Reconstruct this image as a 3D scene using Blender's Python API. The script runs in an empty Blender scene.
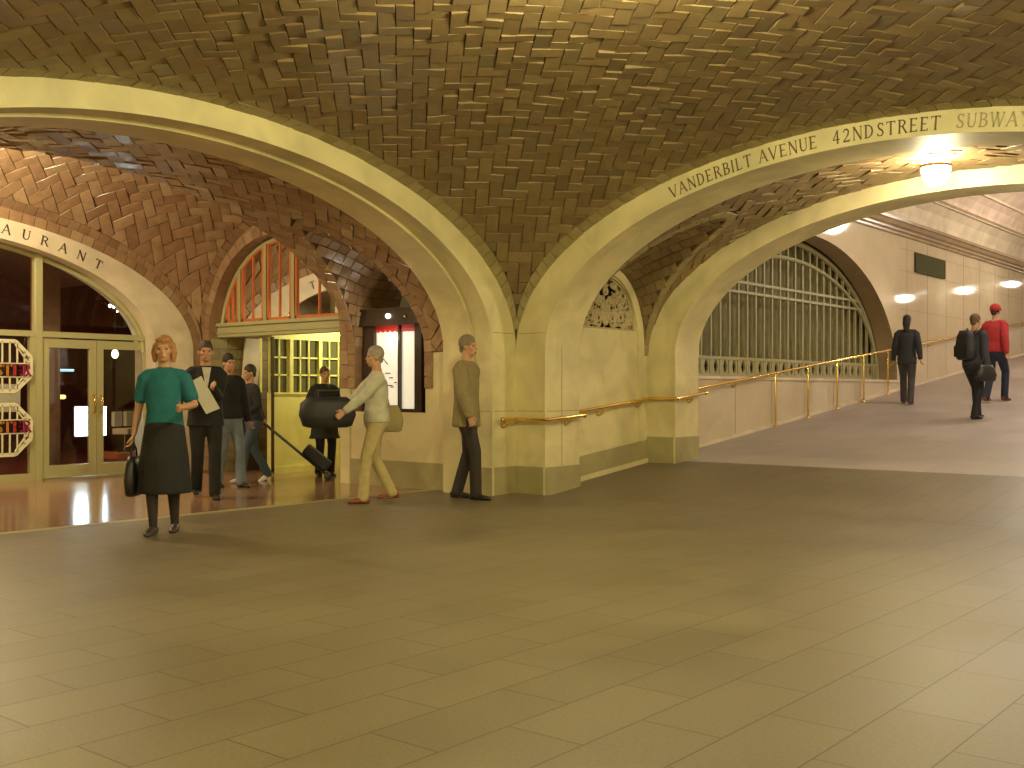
import bpy, math, random
import numpy as np
from mathutils import Vector, Matrix
random.seed(7)
PI=math.pi; sin=math.sin; cos=math.cos; sqrt=math.sqrt
sc=bpy.context.scene; COL=sc.collection
# ------------------------------------------------------------------ camera
FPX=1090.0; CAMH=1.22; TH=math.atan2(893.0,1090.0)
FW=Vector((cos(TH),sin(TH),0)); RT=Vector((sin(TH),-cos(TH),0))
cd=bpy.data.cameras.new('camera'); cam=bpy.data.objects.new('camera',cd); COL.objects.link(cam)
cam.location=(0,0,CAMH); cam.rotation_euler=(PI/2,0,TH-PI/2)
cd.sensor_width=36; cd.lens=FPX/1024*36; cd.shift_y=-(384-391)/1024.0; cd.clip_start=.02; cd.clip_end=200
sc.camera=cam
# ------------------------------------------------------------------ world + exposure
w=bpy.data.worlds.new('world'); sc.world=w; w.use_nodes=True
w.node_tree.nodes['Background'].inputs[0].default_value=(.05,.045,.035,1); w.node_tree.nodes['Background'].inputs[1].default_value=.3
sc.view_settings.view_transform='Standard'; sc.view_settings.look='None'; sc.view_settings.gamma=1; sc.view_settings.use_curve_mapping=False
sc.view_settings.exposure=0.0
sc.cycles.max_bounces=6; sc.cycles.diffuse_bounces=4; sc.cycles.sample_clamp_indirect=4; sc.cycles.sample_clamp_direct=0
# ------------------------------------------------------------------ room lamps and an added vault fill (light only; some fittings further down)
WARM=(1.0,.92,.50); HALL=(1.0,.93,.78)
def plight(name,loc,e,col=WARM,r=.12,parent=None):
    l=bpy.data.lights.new(name,'POINT'); l.energy=e; l.color=col; l.shadow_soft_size=r
    o=bpy.data.objects.new(name,l); o.location=loc; COL.objects.link(o); return o
plight('bay_light',(11.73,3.83,3.22),40,(1,.87,.5),.10)          # pendant seen in the right bay (its globe gives most of the light)
plight('bay_light',(-.30,3.83,3.30),360,WARM,.15)               # its twins in the two bays behind the viewer
plight('bay_light',(5.72,-2.2,3.30),385,WARM,.15)
plight('vault_fill',(5.72,3.83,3.85),400,WARM,.2)                # added fill under the vault crown, above the frame, to even the floor light
plight('bay_light',(5.40,12.45,3.98),340,(1,.86,.54),.12)           # lamp before the restaurant
for i,(x,e) in enumerate(((17,30),(22,35),(28,45),(34,60),(40,60),(46,60))):
    plight('hall_light',(x,3.95,4.1+.113*(x-34)),e,HALL,.09)
plight('hall_light',(19.0,4.6,5.3),225,(1,.92,.78),.3)
plight('hall_light',(27.0,4.6,5.6),225,(1,.92,.78),.3)
plight('office_light',(11.45,12.15,2.15),70,(1,.95,.45),.08)         # passage beside the glazed partition
plight('dining_light',(7.2,17.2,2.5),60,(1,.55,.3),.1)
plight('dining_light',(10.2,17.0,2.6),45,(1,.8,.55),.08)
plight('dining_light',(4.2,16.0,2.6),90,(1,.6,.35),.1)
# ------------------------------------------------------------------ materials
MATS={}
def nt(name):
    m=bpy.data.materials.new(name); m.use_nodes=True; t=m.node_tree; return m,t,t.nodes['Principled BSDF']
def mat(name,col,rough=.6,metal=0,var=.0,vscale=6,bump=0,bscale=40,emit=None,estr=1,spec=.5):
    if name in MATS: return MATS[name]
    m,t,b=nt(name); L=t.links
    b.inputs['Base Color'].default_value=(*col,1); b.inputs['Roughness'].default_value=rough; b.inputs['Metallic'].default_value=metal
    b.inputs['Specular IOR Level'].default_value=spec
    if var or bump:
        tc=t.nodes.new('ShaderNodeTexCoord')
    if var:
        n=t.nodes.new('ShaderNodeTexNoise'); n.inputs['Scale'].default_value=vscale; n.inputs['Detail'].default_value=6
        L.new(tc.outputs['Object'],n.inputs['Vector'])
        r=t.nodes.new('ShaderNodeValToRGB'); r.color_ramp.elements[0].position=.3; r.color_ramp.elements[1].position=.7
        r.color_ramp.elements[0].color=(*[c*(1-var) for c in col],1); r.color_ramp.elements[1].color=(*[min(1,c*(1+var)) for c in col],1)
        L.new(n.outputs['Fac'],r.inputs[0]); L.new(r.outputs[0],b.inputs['Base Color'])
    if bump:
        n=t.nodes.new('ShaderNodeTexNoise'); n.inputs['Scale'].default_value=bscale; n.inputs['Detail'].default_value=4
        L.new(tc.outputs['Object'],n.inputs['Vector'])
        bp=t.nodes.new('ShaderNodeBump'); bp.inputs['Strength'].default_value=bump; bp.inputs['Distance'].default_value=.01
        L.new(n.outputs['Fac'],bp.inputs['Height']); L.new(bp.outputs[0],b.inputs['Normal'])
    if emit:
        b.inputs['Emission Color'].default_value=(*emit,1); b.inputs['Emission Strength'].default_value=estr
    MATS[name]=m; return m
def tile_mat(name,cols,rough=.42):
    """every tile carries its own number in the face attribute rnd; it picks the tile's fired colour"""
    m,t,b=nt(name); L=t.links
    a=t.nodes.new('ShaderNodeAttribute'); a.attribute_name='rnd'
    r=t.nodes.new('ShaderNodeValToRGB'); e=r.color_ramp.elements
    while len(e)<len(cols): e.new(.5)
    for i,c in enumerate(cols): e[i].position=i/(len(cols)-1); e[i].color=(*c,1)
    L.new(a.outputs['Fac'],r.inputs[0])
    tc=t.nodes.new('ShaderNodeTexCoord'); n=t.nodes.new('ShaderNodeTexNoise'); n.inputs['Scale'].default_value=9; n.inputs['Detail'].default_value=5
    L.new(tc.outputs['Object'],n.inputs['Vector'])
    mx=t.nodes.new('ShaderNodeMix'); mx.data_type='RGBA'; mx.blend_type='MULTIPLY'; mx.inputs[0].default_value=.45
    L.new(r.outputs[0],mx.inputs[6]); L.new(n.outputs['Color'],mx.inputs[7]); 
    hs=t.nodes.new('ShaderNodeHueSaturation'); hs.inputs['Value'].default_value=1.25; hs.inputs['Saturation'].default_value=1.0
    L.new(mx.outputs[2],hs.inputs['Color'])
    # keep noise grey
    bw=t.nodes.new('ShaderNodeRGBToBW'); L.new(n.outputs['Fac'],mx.inputs[7])
    t.nodes.remove(bw)
    L.new(hs.outputs[0],b.inputs['Base Color'])
    b.inputs['Roughness'].default_value=rough
    bp=t.nodes.new('ShaderNodeBump'); bp.inputs['Strength'].default_value=.25; bp.inputs['Distance'].default_value=.01
    L.new(n.outputs['Fac'],bp.inputs['Height']); L.new(bp.outputs[0],b.inputs['Normal'])
    MATS[name]=m; return m
TILE_A=tile_mat('vault_tile',[(.165,.105,.045),(.23,.155,.07),(.19,.12,.052),(.26,.18,.08),(.215,.145,.068),(.18,.13,.062)])
TILE_B=tile_mat('passage_tile',[(.27,.155,.085),(.35,.215,.12),(.30,.18,.10),(.40,.27,.155),(.33,.20,.115)],.20)
TILE_E=tile_mat('edge_tile',[(.26,.20,.09),(.33,.26,.12),(.29,.22,.10),(.36,.29,.14)],.5)
MORTAR=mat('mortar',(.085,.055,.028),.9,var=.3)
def stone_mat(name,col,rough,polish=.5,lo=.80,hi=1.12,bmp=.12):
    m,t,b=nt(name); L=t.links; tc=t.nodes.new('ShaderNodeTexCoord')
    n=t.nodes.new('ShaderNodeTexNoise'); n.inputs['Scale'].default_value=2.2; n.inputs['Detail'].default_value=8; n.inputs['Distortion'].default_value=.6
    L.new(tc.outputs['Object'],n.inputs['Vector'])
    r=t.nodes.new('ShaderNodeValToRGB'); r.color_ramp.elements[0].position=.3; r.color_ramp.elements[1].position=.72
    r.color_ramp.elements[0].color=(*[c*lo for c in col],1); r.color_ramp.elements[1].color=(*[min(1,c*hi) for c in col],1)
    L.new(n.outputs['Fac'],r.inputs[0]); L.new(r.outputs[0],b.inputs['Base Color'])
    b.inputs['Roughness'].default_value=rough; b.inputs['Specular IOR Level'].default_value=polish
    n2=t.nodes.new('ShaderNodeTexNoise'); n2.inputs['Scale'].default_value=35; L.new(tc.outputs['Object'],n2.inputs['Vector'])
    bp=t.nodes.new('ShaderNodeBump'); bp.inputs['Strength'].default_value=bmp; bp.inputs['Distance'].default_value=.01
    L.new(n2.outputs['Fac'],bp.inputs['Height']); L.new(bp.outputs[0],b.inputs['Normal'])
    MATS[name]=m; return m
STONE=stone_mat('limestone',(.66,.57,.31),.55)
STONE_P=stone_mat('polished_limestone',(.62,.52,.36),.05,polish=.5,lo=.93,hi=1.04,bmp=.025)
STONE_G=stone_mat('grey_base_stone',(.36,.31,.15),.5)
STONE_W=stone_mat('cream_stone',(.70,.60,.44),.55)
STONE_B=stone_mat('brown_stone',(.34,.25,.14),.5)
STONE_J=mat('stone_joint',(.25,.20,.10),.9)
def floor_mat(name,col,mortar,bw,rh,rough,spec=.5,off=.5):
    m,t,b=nt(name); L=t.links; tc=t.nodes.new('ShaderNodeTexCoord')
    br=t.nodes.new('ShaderNodeTexBrick'); br.inputs['Scale'].default_value=1; br.inputs['Brick Width'].default_value=bw; br.inputs['Row Height'].default_value=rh
    br.inputs['Mortar Size'].default_value=.0035; br.inputs['Mortar Smooth'].default_value=.3; br.offset=off
    br.inputs['Color1'].default_value=(*[c*.93 for c in col],1); br.inputs['Color2'].default_value=(*[c*1.06 for c in col],1); br.inputs['Mortar'].default_value=(*mortar,1)
    mp=t.nodes.new('ShaderNodeMapping'); mp.inputs['Location'].default_value=(-.10,.155,0); L.new(tc.outputs['Object'],mp.inputs['Vector']); L.new(mp.outputs[0],br.inputs['Vector'])
    n=t.nodes.new('ShaderNodeTexNoise'); n.inputs['Scale'].default_value=60; n.inputs['Detail'].default_value=4; L.new(tc.outputs['Object'],n.inputs['Vector'])
    n3=t.nodes.new('ShaderNodeTexNoise'); n3.inputs['Scale'].default_value=.9; n3.inputs['Detail'].default_value=5; L.new(tc.outputs['Object'],n3.inputs['Vector'])
    ad=t.nodes.new('ShaderNodeMath'); ad.operation='ADD'; L.new(n.outputs['Fac'],ad.inputs[0]); L.new(n3.outputs['Fac'],ad.inputs[1])
    mr=t.nodes.new('ShaderNodeMapRange'); mr.inputs['From Min'].default_value=.6; mr.inputs['From Max'].default_value=1.4; mr.inputs['To Min'].default_value=.78; mr.inputs['To Max'].default_value=1.22
    L.new(ad.outputs[0],mr.inputs['Value'])
    mx=t.nodes.new('ShaderNodeMix'); mx.data_type='RGBA'; mx.blend_type='MULTIPLY'; mx.inputs[0].default_value=1
    L.new(br.outputs['Color'],mx.inputs[6]); L.new(mr.outputs[0],mx.inputs[7]); L.new(mx.outputs[2],b.inputs['Base Color'])
    r2=t.nodes.new('ShaderNodeMapRange'); r2.inputs['To Min'].default_value=rough*.8; r2.inputs['To Max'].default_value=rough*1.3
    L.new(n3.outputs['Fac'],r2.inputs['Value']); L.new(r2.outputs[0],b.inputs['Roughness']); b.inputs['Specular IOR Level'].default_value=spec
    MATS[name]=m; return m
FLOOR=floor_mat('terrazzo_floor',(.158,.126,.072),(.045,.034,.02),.74,.335,.45)
FLOOR_R=floor_mat('ramp_floor',(.36,.31,.285),(.31,.265,.24),.9,.45,.5)
FLOOR_L=floor_mat('red_tile_floor',(.34,.195,.12),(.25,.14,.085),.3,.15,.15,.6)
BRASS=mat('brass',(.85,.58,.16),.16,1); BRASS_D=mat('dull_brass',(.62,.42,.14),.35,.9)
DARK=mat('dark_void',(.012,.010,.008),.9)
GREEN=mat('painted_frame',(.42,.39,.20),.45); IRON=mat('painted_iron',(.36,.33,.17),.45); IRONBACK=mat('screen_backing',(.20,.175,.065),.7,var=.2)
ORANGE=mat('orange_frame',(.62,.16,.035),.45)
LETTER=mat('cut_letter',(.13,.08,.03),.7); LETTER2=mat('paler_letter',(.42,.35,.20),.7); LETTERK=mat('dark_letter',(.05,.035,.025),.6)  # last word on the right arch takes the paler brown
GLASS=None
def glass(name,tint=(1,1,1),alpha=.25):
    m,t,b=nt(name); L=t.links
    tr=t.nodes.new('ShaderNodeBsdfTransparent'); tr.inputs[0].default_value=(*tint,1)
    gl=t.nodes.new('ShaderNodeBsdfGlossy'); gl.inputs['Roughness'].default_value=.03; gl.inputs['Color'].default_value=(1,1,1,1)
    fr=t.nodes.new('ShaderNodeFresnel'); fr.inputs[0].default_value=1.5
    mx=t.nodes.new('ShaderNodeMixShader'); L.new(fr.outputs[0],mx.inputs[0]); L.new(tr.outputs[0],mx.inputs[1]); L.new(gl.outputs[0],mx.inputs[2])
    L.new(mx.outputs[0],t.nodes['Material Output'].inputs['Surface']); MATS[name]=m; return m
GLASS=glass('clear_glass',(.9,.9,.86))
# ------------------------------------------------------------------ mesh builder
class MB:
    def __init__(s): s.v=[]; s.f=[]; s.m=[]; s.r=[]; s.mats=[]
    def mi(s,m):
        if m not in s.mats: s.mats.append(m)
        return s.mats.index(m)
    def face(s,pts,m,r=0.):
        b=len(s.v); s.v+= [tuple(p) for p in pts]; s.f.append(tuple(range(b,b+len(pts)))); s.m.append(s.mi(m)); s.r.append(r)
    def grid(s,rows,m,close=False,r=0.,flip=False):
        b=len(s.v); n=len(rows[0])
        for row in rows: s.v+=[tuple(p) for p in row]
        for i in range(len(rows)-1):
            for j in range(n if close else n-1):
                k=(j+1)%n
                q=(b+i*n+j,b+i*n+k,b+(i+1)*n+k,b+(i+1)*n+j)
                s.f.append(q[::-1] if flip else q); s.m.append(s.mi(m)); s.r.append(r)
    def prism(s,poly0,poly1,m,r=0.,caps=True):
        b=len(s.v); n=len(poly0); s.v+=[tuple(p) for p in poly0]+[tuple(p) for p in poly1]; k=s.mi(m)
        if caps: s.f+= [tuple(range(b+n-1,b-1,-1)),tuple(range(b+n,b+2*n))]; s.m+=[k,k]; s.r+=[r,r]
        for i in range(n):
            j=(i+1)%n; s.f.append((b+i,b+j,b+n+j,b+n+i)); s.m.append(k); s.r.append(r)
    def box(s,a,c,m,r=0.):
        (x0,y0,z0),(x1,y1,z1)=a,c
        s.prism([(x0,y0,z0),(x1,y0,z0),(x1,y1,z0),(x0,y1,z0)],[(x0,y0,z1),(x1,y0,z1),(x1,y1,z1),(x0,y1,z1)],m,r)
    def obox(s,c,ax,hx,hy,hz,m,az=0):
        """box centred at c, turned by az about z"""
        ca,sa=cos(az),sin(az)
        def T(x,y,z): return (c[0]+x*ca-y*sa,c[1]+x*sa+y*ca,c[2]+z)
        s.prism([T(-hx,-hy,-hz),T(hx,-hy,-hz),T(hx,hy,-hz),T(-hx,hy,-hz)],[T(-hx,-hy,hz),T(hx,-hy,hz),T(hx,hy,hz),T(-hx,hy,hz)],m)
    def tube(s,pts,rad,m,n=10,side=None,asp=None,cap=True):
        pts=[Vector(p) for p in pts]; N=len(pts)
        if not hasattr(rad,'__len__'): rad=[rad]*N
        if asp is None: asp=[1]*N
        elif not hasattr(asp,'__len__'): asp=[asp]*N
        rows=[]; u=None
        P=[];R=[];A=[]
        for i in range(N): P.append(pts[i]);R.append(rad[i]);A.append(asp[i])
        for i in range(N):
            t=(P[min(i+1,N-1)]-P[max(i-1,0)]); t=t.normalized() if t.length>1e-9 else Vector((0,0,1))
            if side is not None: uu=Vector(side)-t*Vector(side).dot(t)
            elif u is None: uu=Vector((0,0,1)).cross(t); uu=uu if uu.length>.05 else Vector((1,0,0)).cross(t)
            else: uu=u-t*u.dot(t)
            u=uu.normalized(); v=t.cross(u)
            if i==0 and cap:
                for q in (.35,.75): rows.append([P[0]-t*R[0]*A[0]*.0- t*R[0]*min(1,A[0])*(1-q)*.9+(u*cos(2*PI*k/n)*R[0]+v*sin(2*PI*k/n)*R[0]*A[0])*sqrt(1-(1-q)**2) for k in range(n)])
            rows.append([P[i]+u*cos(2*PI*k/n)*R[i]+v*sin(2*PI*k/n)*R[i]*A[i] for k in range(n)])
            if i==N-1 and cap:
                for q in (.75,.35): rows.append([P[i]+t*R[i]*min(1,A[i])*(1-q)*.9+(u*cos(2*PI*k/n)*R[i]+v*sin(2*PI*k/n)*R[i]*A[i])*sqrt(1-(1-q)**2) for k in range(n)])
        b=len(s.v); s.grid(rows,m,close=True)
        s.f.append(tuple(b+n-1-k for k in range(n))); s.f.append(tuple(b+(len(rows)-1)*n+k for k in range(n))); s.m+=[s.mi(m)]*2; s.r+=[0,0]
    def ball(s,c,r,m,n=12,k=8):
        rx,ry,rz=r if hasattr(r,'__len__') else (r,r,r)
        rows=[[(c[0]+rx*sin(PI*(i+.02)/(k+.04))*cos(2*PI*j/n),c[1]+ry*sin(PI*(i+.02)/(k+.04))*sin(2*PI*j/n),c[2]-rz*cos(PI*(i+.02)/(k+.04))) for j in range(n)] for i in range(k+1)]
        b=len(s.v); s.grid(rows,m,close=True); s.f.append(tuple(b+n-1-j for j in range(n))); s.f.append(tuple(b+k*n+j for j in range(n))); s.m+=[s.mi(m)]*2; s.r+=[0,0]
    def lathe(s,prof,c,m,n=20):
        rows=[[(c[0]+r*cos(2*PI*j/n),c[1]+r*sin(2*PI*j/n),c[2]+z) for j in range(n)] for r,z in prof]
        s.grid(rows,m,close=True)
    def build(s,name,parent=None,smooth=False,loc=None):
        me=bpy.data.meshes.new(name); me.from_pydata(s.v,[],s.f)
        for m in s.mats: me.materials.append(m)
        me.polygons.foreach_set('material_index',s.m)
        if any(s.r):
            a=me.attributes.new('rnd','FLOAT','FACE'); a.data.foreach_set('value',s.r)
        if smooth: me.polygons.foreach_set('use_smooth',[True]*len(s.f))
        me.update(); o=bpy.data.objects.new(name,me); COL.objects.link(o)
        if parent is not None: o.parent=parent
        return o
def struct(o,kind='structure'): o['kind']=kind; return o
def tag(o,label,cat,group=None):
    o['label']=label; o['category']=cat
    if group: o['group']=group
    return o
def thing(name,label,cat,loc=(0,0,0),rz=0,group=None):
    o=bpy.data.objects.new(name,None); COL.objects.link(o); o.location=loc; o.rotation_euler=(0,0,rz); o.empty_display_size=.1
    return tag(o,label,cat,group)
def put(mb,name,root,smooth=False,**k):
    """child given in world coordinates under an unrotated Empty: move its vertices to the Empty's frame"""
    L=root.location; rz=-root.rotation_euler.z; c,s_=cos(rz),sin(rz)
    mb.v=[((x-L[0])*c-(y-L[1])*s_,(x-L[0])*s_+(y-L[1])*c,z-L[2]) for x,y,z in mb.v]
    return mb.build(name,root,smooth)
# ------------------------------------------------------------------ tiling helpers
def clip(poly,hp):
    nx,ny,d=hp; out=[]
    for i in range(len(poly)):
        p,q=poly[i-1],poly[i]; a=nx*p[0]+ny*p[1]-d; b=nx*q[0]+ny*q[1]-d
        if (a<=0)!=(b<=0):
            t=a/(a-b); out.append((p[0]+(q[0]-p[0])*t,p[1]+(q[1]-p[1])*t))
        if b<=0: out.append(q)
    return out
def area(p): return .5*abs(sum(p[i-1][0]*p[i][1]-p[i][0]*p[i-1][1] for i in range(len(p))))
def emit_tile(mb,poly,lift,m,base=.0,t0=.018,dt=.012,tilt=.012):
    if len(poly)<3 or area(poly)<.0012: return
    cx=sum(p[0] for p in poly)/len(poly); cy=sum(p[1] for p in poly)/len(poly)
    r=max(.02,random.random()); h=t0+dt*random.random(); gx,gy=random.uniform(-1,1)*tilt/.15,random.uniform(-1,1)*tilt/.15
    lo=[];hi=[];to=[]
    for x,y in poly:
        P,N=lift(x,y); k=h+gx*(x-cx)+gy*(y-cy)
        lo.append(P+N*base); hi.append(P+N*(k-.004))
        X,Y=cx+(x-cx)*.965,cy+(y-cy)*.965; P2,N2=lift(X,Y); to.append(P2+N2*k)
    b=len(mb.v); n=len(poly); mb.v+=[tuple(p) for p in lo+hi+to]; mi=mb.mi(m)
    for s in (0,n):
        for i in range(n):
            j=(i+1)%n; mb.f.append((b+s+i,b+s+j,b+s+n+j,b+s+n+i)); mb.m.append(mi); mb.r.append(r)
    mb.f.append(tuple(b+2*n+i for i in range(n))); mb.m.append(mi); mb.r.append(r)
def herring_cover(W,ext,gap=.007):
    K=int(ext/W)+3
    for j in range(-K,K):
        lo=int(math.floor((-ext/W-3-j)/4)); hi=int(math.ceil((ext/W+3-j)/4))
        g=gap/2
        for i in range(lo,hi+1):
            ox=j+4*i
            for (x0,x1,y0,y1) in ((0,2,0,1),(2,3,-1,1)):
                yield (ox+x0)*W+g,(ox+x1)*W-g,(j+y0)*W+g,(j+y1)*W-g
# sail vault: an ellipsoid cap over a rectangle whose four edges are elliptical arches
ZS=1.70
def sail(name,cx,cy,ax,ay,rise,tm,seed,W=.14,edge=.14,keep=None,ang=PI/4,dl=.4,flat=False):
    random.seed(seed); mb=MB()
    def zz(x,y):
        X,Y=min(1,(x/ax)**2),min(1,(y/ay)**2); return ZS+rise*sqrt(max(1-X*Y+dl*(1-X)*(1-Y),0))
    def lift(x,y):
        z=zz(x,y); X,Y=min(1,(x/ax)**2),min(1,(y/ay)**2)
        g=Vector(((Y+dl*(1-Y))*x/ax/ax,(X+dl*(1-X))*y/ay/ay,max(z-ZS,.02)/rise**2)); g.normalize()
        return Vector((cx+x,cy+y,z)),-g
    n=56; S=[sin(-PI/2+PI*i/n) for i in range(n+1)]
    mb.grid([[ (cx+ax*s,cy+ay*t,zz(ax*s,ay*t)) for t in S] for s in S],MORTAR)
    # arc length along the diagonal
    R=min(ax/max(1e-6,cos(ang)),ay/max(1e-6,sin(ang)))
    ps=np.sin(np.linspace(-PI/2,PI/2,1201))*R; zs_=np.array([zz(p*cos(ang),p*sin(ang)) for p in ps]); sl=np.r_[0,np.cumsum(np.hypot(np.diff(ps),np.diff(zs_)))]; sl-=sl[600]
    ext=max(abs(sl[0]),sqrt(ax*ax+ay*ay))+.3; ca,sa=cos(ang),sin(ang)
    def ew(A,v,B):   # plan width of the edge course where the surface stands steeper
        Y=min(v*v/B/B,.995); g=rise/sqrt(1-Y)*(Y+dl*(1-Y))/A; return edge/sqrt(1+g*g)*1.1
    for (u0,u1,v0,v1) in herring_cover(W,ext):
        if not flat and (v1<sl[0] or v0>sl[-1]): continue
        poly=[]
        for u,v in ((u0,v0),(u1,v0),(u1,v1),(u0,v1)):
            p=v*.9 if flat else float(np.interp(v,sl,ps)); poly.append((p*ca-u*sa,p*sa+u*ca))
        if all(abs(p[0])>ax or abs(p[1])>ay for p in poly): continue
        if keep and not keep(*poly[0]): continue
        mx=sum(p[0] for p in poly)/4; my=sum(p[1] for p in poly)/4
        ex=ax-ew(ax,min(abs(my),ay*.995),ay); ey=ay-ew(ay,min(abs(mx),ax*.995),ax)
        for h in ((1,0,ex),(-1,0,ex),(0,1,ey),(0,-1,ey)):
            poly=clip(poly,h)
            if not poly: break
        if poly: emit_tile(mb,poly,lift,tm)
    # one course of square tiles along each arch
    for (A,B,sw) in ((ax,ay,0),(ay,ax,1)):
        ph=np.linspace(-PI/2,PI/2,601); uu=B*np.sin(ph); z2=rise*np.cos(ph); L=np.r_[0,np.cumsum(np.hypot(np.diff(uu),np.diff(z2)))]
        k=int(L[-1]/.155); g=.006
        for sg in (-1,1):
            for i in range(k):
                a0=float(np.interp(L[-1]*i/k+g/2,L,uu)); a1=float(np.interp(L[-1]*(i+1)/k-g/2,L,uu))
                a0=max(a0,-B+.02); a1=min(a1,B-.02)
                if a1-a0<.002: continue
                e1=A+.03; e0=A-ew(A,a0,B)+.003; e0b=A-ew(A,a1,B)+.003
                # mitre against the neighbouring course at the corners
                P=[(sg*e0,a0),(sg*e1,a0),(sg*e1,a1),(sg*e0b,a1)]
                if sw: P=[(y,x) for x,y in P]
                cxp=sum(p[0] for p in P)/4; cyp=sum(p[1] for p in P)/4
                sx=1 if cxp>0 else -1; sy=1 if cyp>0 else -1
                # stay on this side of the diagonal joining the inner corner to the outer corner
                if not sw: P=clip(P,(-sx,sy,ay-ax))
                else: P=clip(P,(sx,-sy,ax-ay))
                if P: emit_tile(mb,P,lift,tm if flat else TILE_E,t0=.018,dt=.006,tilt=.004)
    return struct(mb.build(name))
def ell(a,b,phi): return a*sin(phi),ZS+b*cos(phi)
# barrel vault with tiled lunettes cut in its sides
def barrel(name,axis,c0,a,b,t0,t1,tc,lr,lz,lrise,tm,seed,wall_ext=0.,W=.15,both=True,hh=.5,d0=2.0):
    """axis 'X': runs along X, crown line at Y=c0.  lunettes: centre tc, half width lr, springing lz, rise lrise"""
    random.seed(seed); mb=MB()
    def W3(s,t,z): return Vector((t,c0+s,z)) if axis=='X' else Vector((c0+s,t,z))
    ph=np.linspace(-PI/2,PI/2,1601); yy=a*np.sin(ph); z_=b*np.cos(ph); L=np.r_[0,np.cumsum(np.hypot(np.diff(yy),np.diff(z_)))]; L-=L[800]; smax=L[-1]
    def lift(s,t):
        p=float(np.interp(s,L,ph)); N=W3(sin(p)/a,0,cos(p)/b)-W3(0,0,0); N.normalize()
        return W3(a*sin(p),t,ZS+b*cos(p)),-N
    def lrs(d): return lrise+hh*(1-min(1,max(0,(min(d,a)-d0)/(a-d0)))**2)     # the lunette climbs towards the barrel
    def lun_z(tau,d=1e3): return lz+lrs(d)*sqrt(max(0,1-(tau/lr)**2))
    fph=np.linspace(PI/2,.2,3000); fd=a*np.sin(fph); fz=ZS+b*np.cos(fph); fr=lrise+hh*(1-np.clip((fd-d0)/(a-d0),0,1)**2)
    def phi_star(tau):
        g=fz-(lz+fr*sqrt(max(0,1-(tau/lr)**2))); k=np.argmax(g>0); return float(fph[k])
    def s_star(tau): return float(np.interp(phi_star(tau),ph,L))
    th=[PI*i/60 for i in range(61)]
    cur=[(s_star(-lr*cos(q)),tc-lr*cos(q)) for q in th]     # (s,t) groin, positive side
    cur=[(smax,tc-lr)]+cur+[(smax,tc+lr)]
    nb=len(ph)
    # mortar shell: columns across t, leaving the lunettes open
    cols=sorted(set([t0,t1]+[tc-lr*cos(q) for q in th])); n=48
    def smx(t): return s_star(t-tc) if abs(t-tc)<lr-1e-6 else smax
    for sg in ((1,-1)):
        rows=[]
        for t in cols:
            sm=smx(t) if (both or sg>0) else smax
            rows.append([lift(sg*sm*i/n,t)[0] for i in range(n+1)])
        mb.grid(rows,MORTAR)
    # herringbone on the barrel, turned 45 degrees
    ring=.13; C=np.array(cur)
    q2=sqrt(.5)
    for (u0,u1,v0,v1) in herring_cover(W,smax*1.1+ (t1-t0)):
        poly=[((u-v)*q2,(u+v)*q2+tc) for u,v in ((u0,v0),(u1,v0),(u1,v1),(u0,v1))]
        if all(p[1]<t0 or p[1]>t1 or abs(p[0])>smax for p in poly): continue
        for h in ((0,1,t1),(0,-1,-t0),(1,0,smax-.01),(-1,0,smax-.01)):
            poly=clip(poly,h)
            if not poly: break
        if not poly: continue
        cs=sum(p[0] for p in poly)/len(poly); ct=sum(p[1] for p in poly)/len(poly); sg=1 if cs>0 else -1
        d=np.hypot(C[:,0]-abs(cs),C[:,1]-ct); k=int(d.argmin())
        if d[k]<.6 or (abs(cs)>smx(ct)):
            k=min(max(k,1),len(cur)-2); tx,ty=C[k+1]-C[k-1]; ln=math.hypot(tx,ty); nx,ny=-ty/ln,tx/ln
            # normal pointing into the hole
            ins=(smax,tc); 
            if nx*(ins[0]-C[k,0])+ny*(ins[1]-C[k,1])<0: nx,ny=-nx,-ny
            dd=nx*C[k,0]+ny*C[k,1]-ring
            poly=clip(poly,(nx*sg,ny,dd))
            if not poly: continue
            if abs(cs)>smx(ct)+.05 and abs(ct-tc)<lr: continue
        emit_tile(mb,poly,lift,tm)
    # ring of tiles round each lunette
    for sg in (1,-1):
        acc=[0]
        for i in range(1,len(cur)): acc.append(acc[-1]+math.hypot(*(C[i]-C[i-1])))
        kk=int(acc[-1]/.15)
        def at(x):
            s=float(np.interp(x,acc,C[:,0])); t=float(np.interp(x,acc,C[:,1])); 
            e=.02; s1=float(np.interp(x+e,acc,C[:,0]))-float(np.interp(x-e,acc,C[:,0])); t1_=float(np.interp(x+e,acc,C[:,1]))-float(np.interp(x-e,acc,C[:,1])); l=math.hypot(s1,t1_) or 1
            return s,t,-t1_/l,s1/l
        for i in range(kk):
            x0=acc[-1]*i/kk+.003; x1=acc[-1]*(i+1)/kk-.003; P=[]
            for x,o in ((x0,-.0),(x0,ring),(x1,ring),(x1,-.0)):
                s,t,nx,ny=at(x)
                if nx*(smax-s)+ny*(tc-t)>0: nx,ny=-nx,-ny
                P.append((sg*min(s+nx*o,smax-.005),min(max(t+ny*o,t0),t1)))
            emit_tile(mb,P,lift,TILE_E if tm is TILE_A else tm,t0=.022,dt=.006,tilt=.003)
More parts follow.
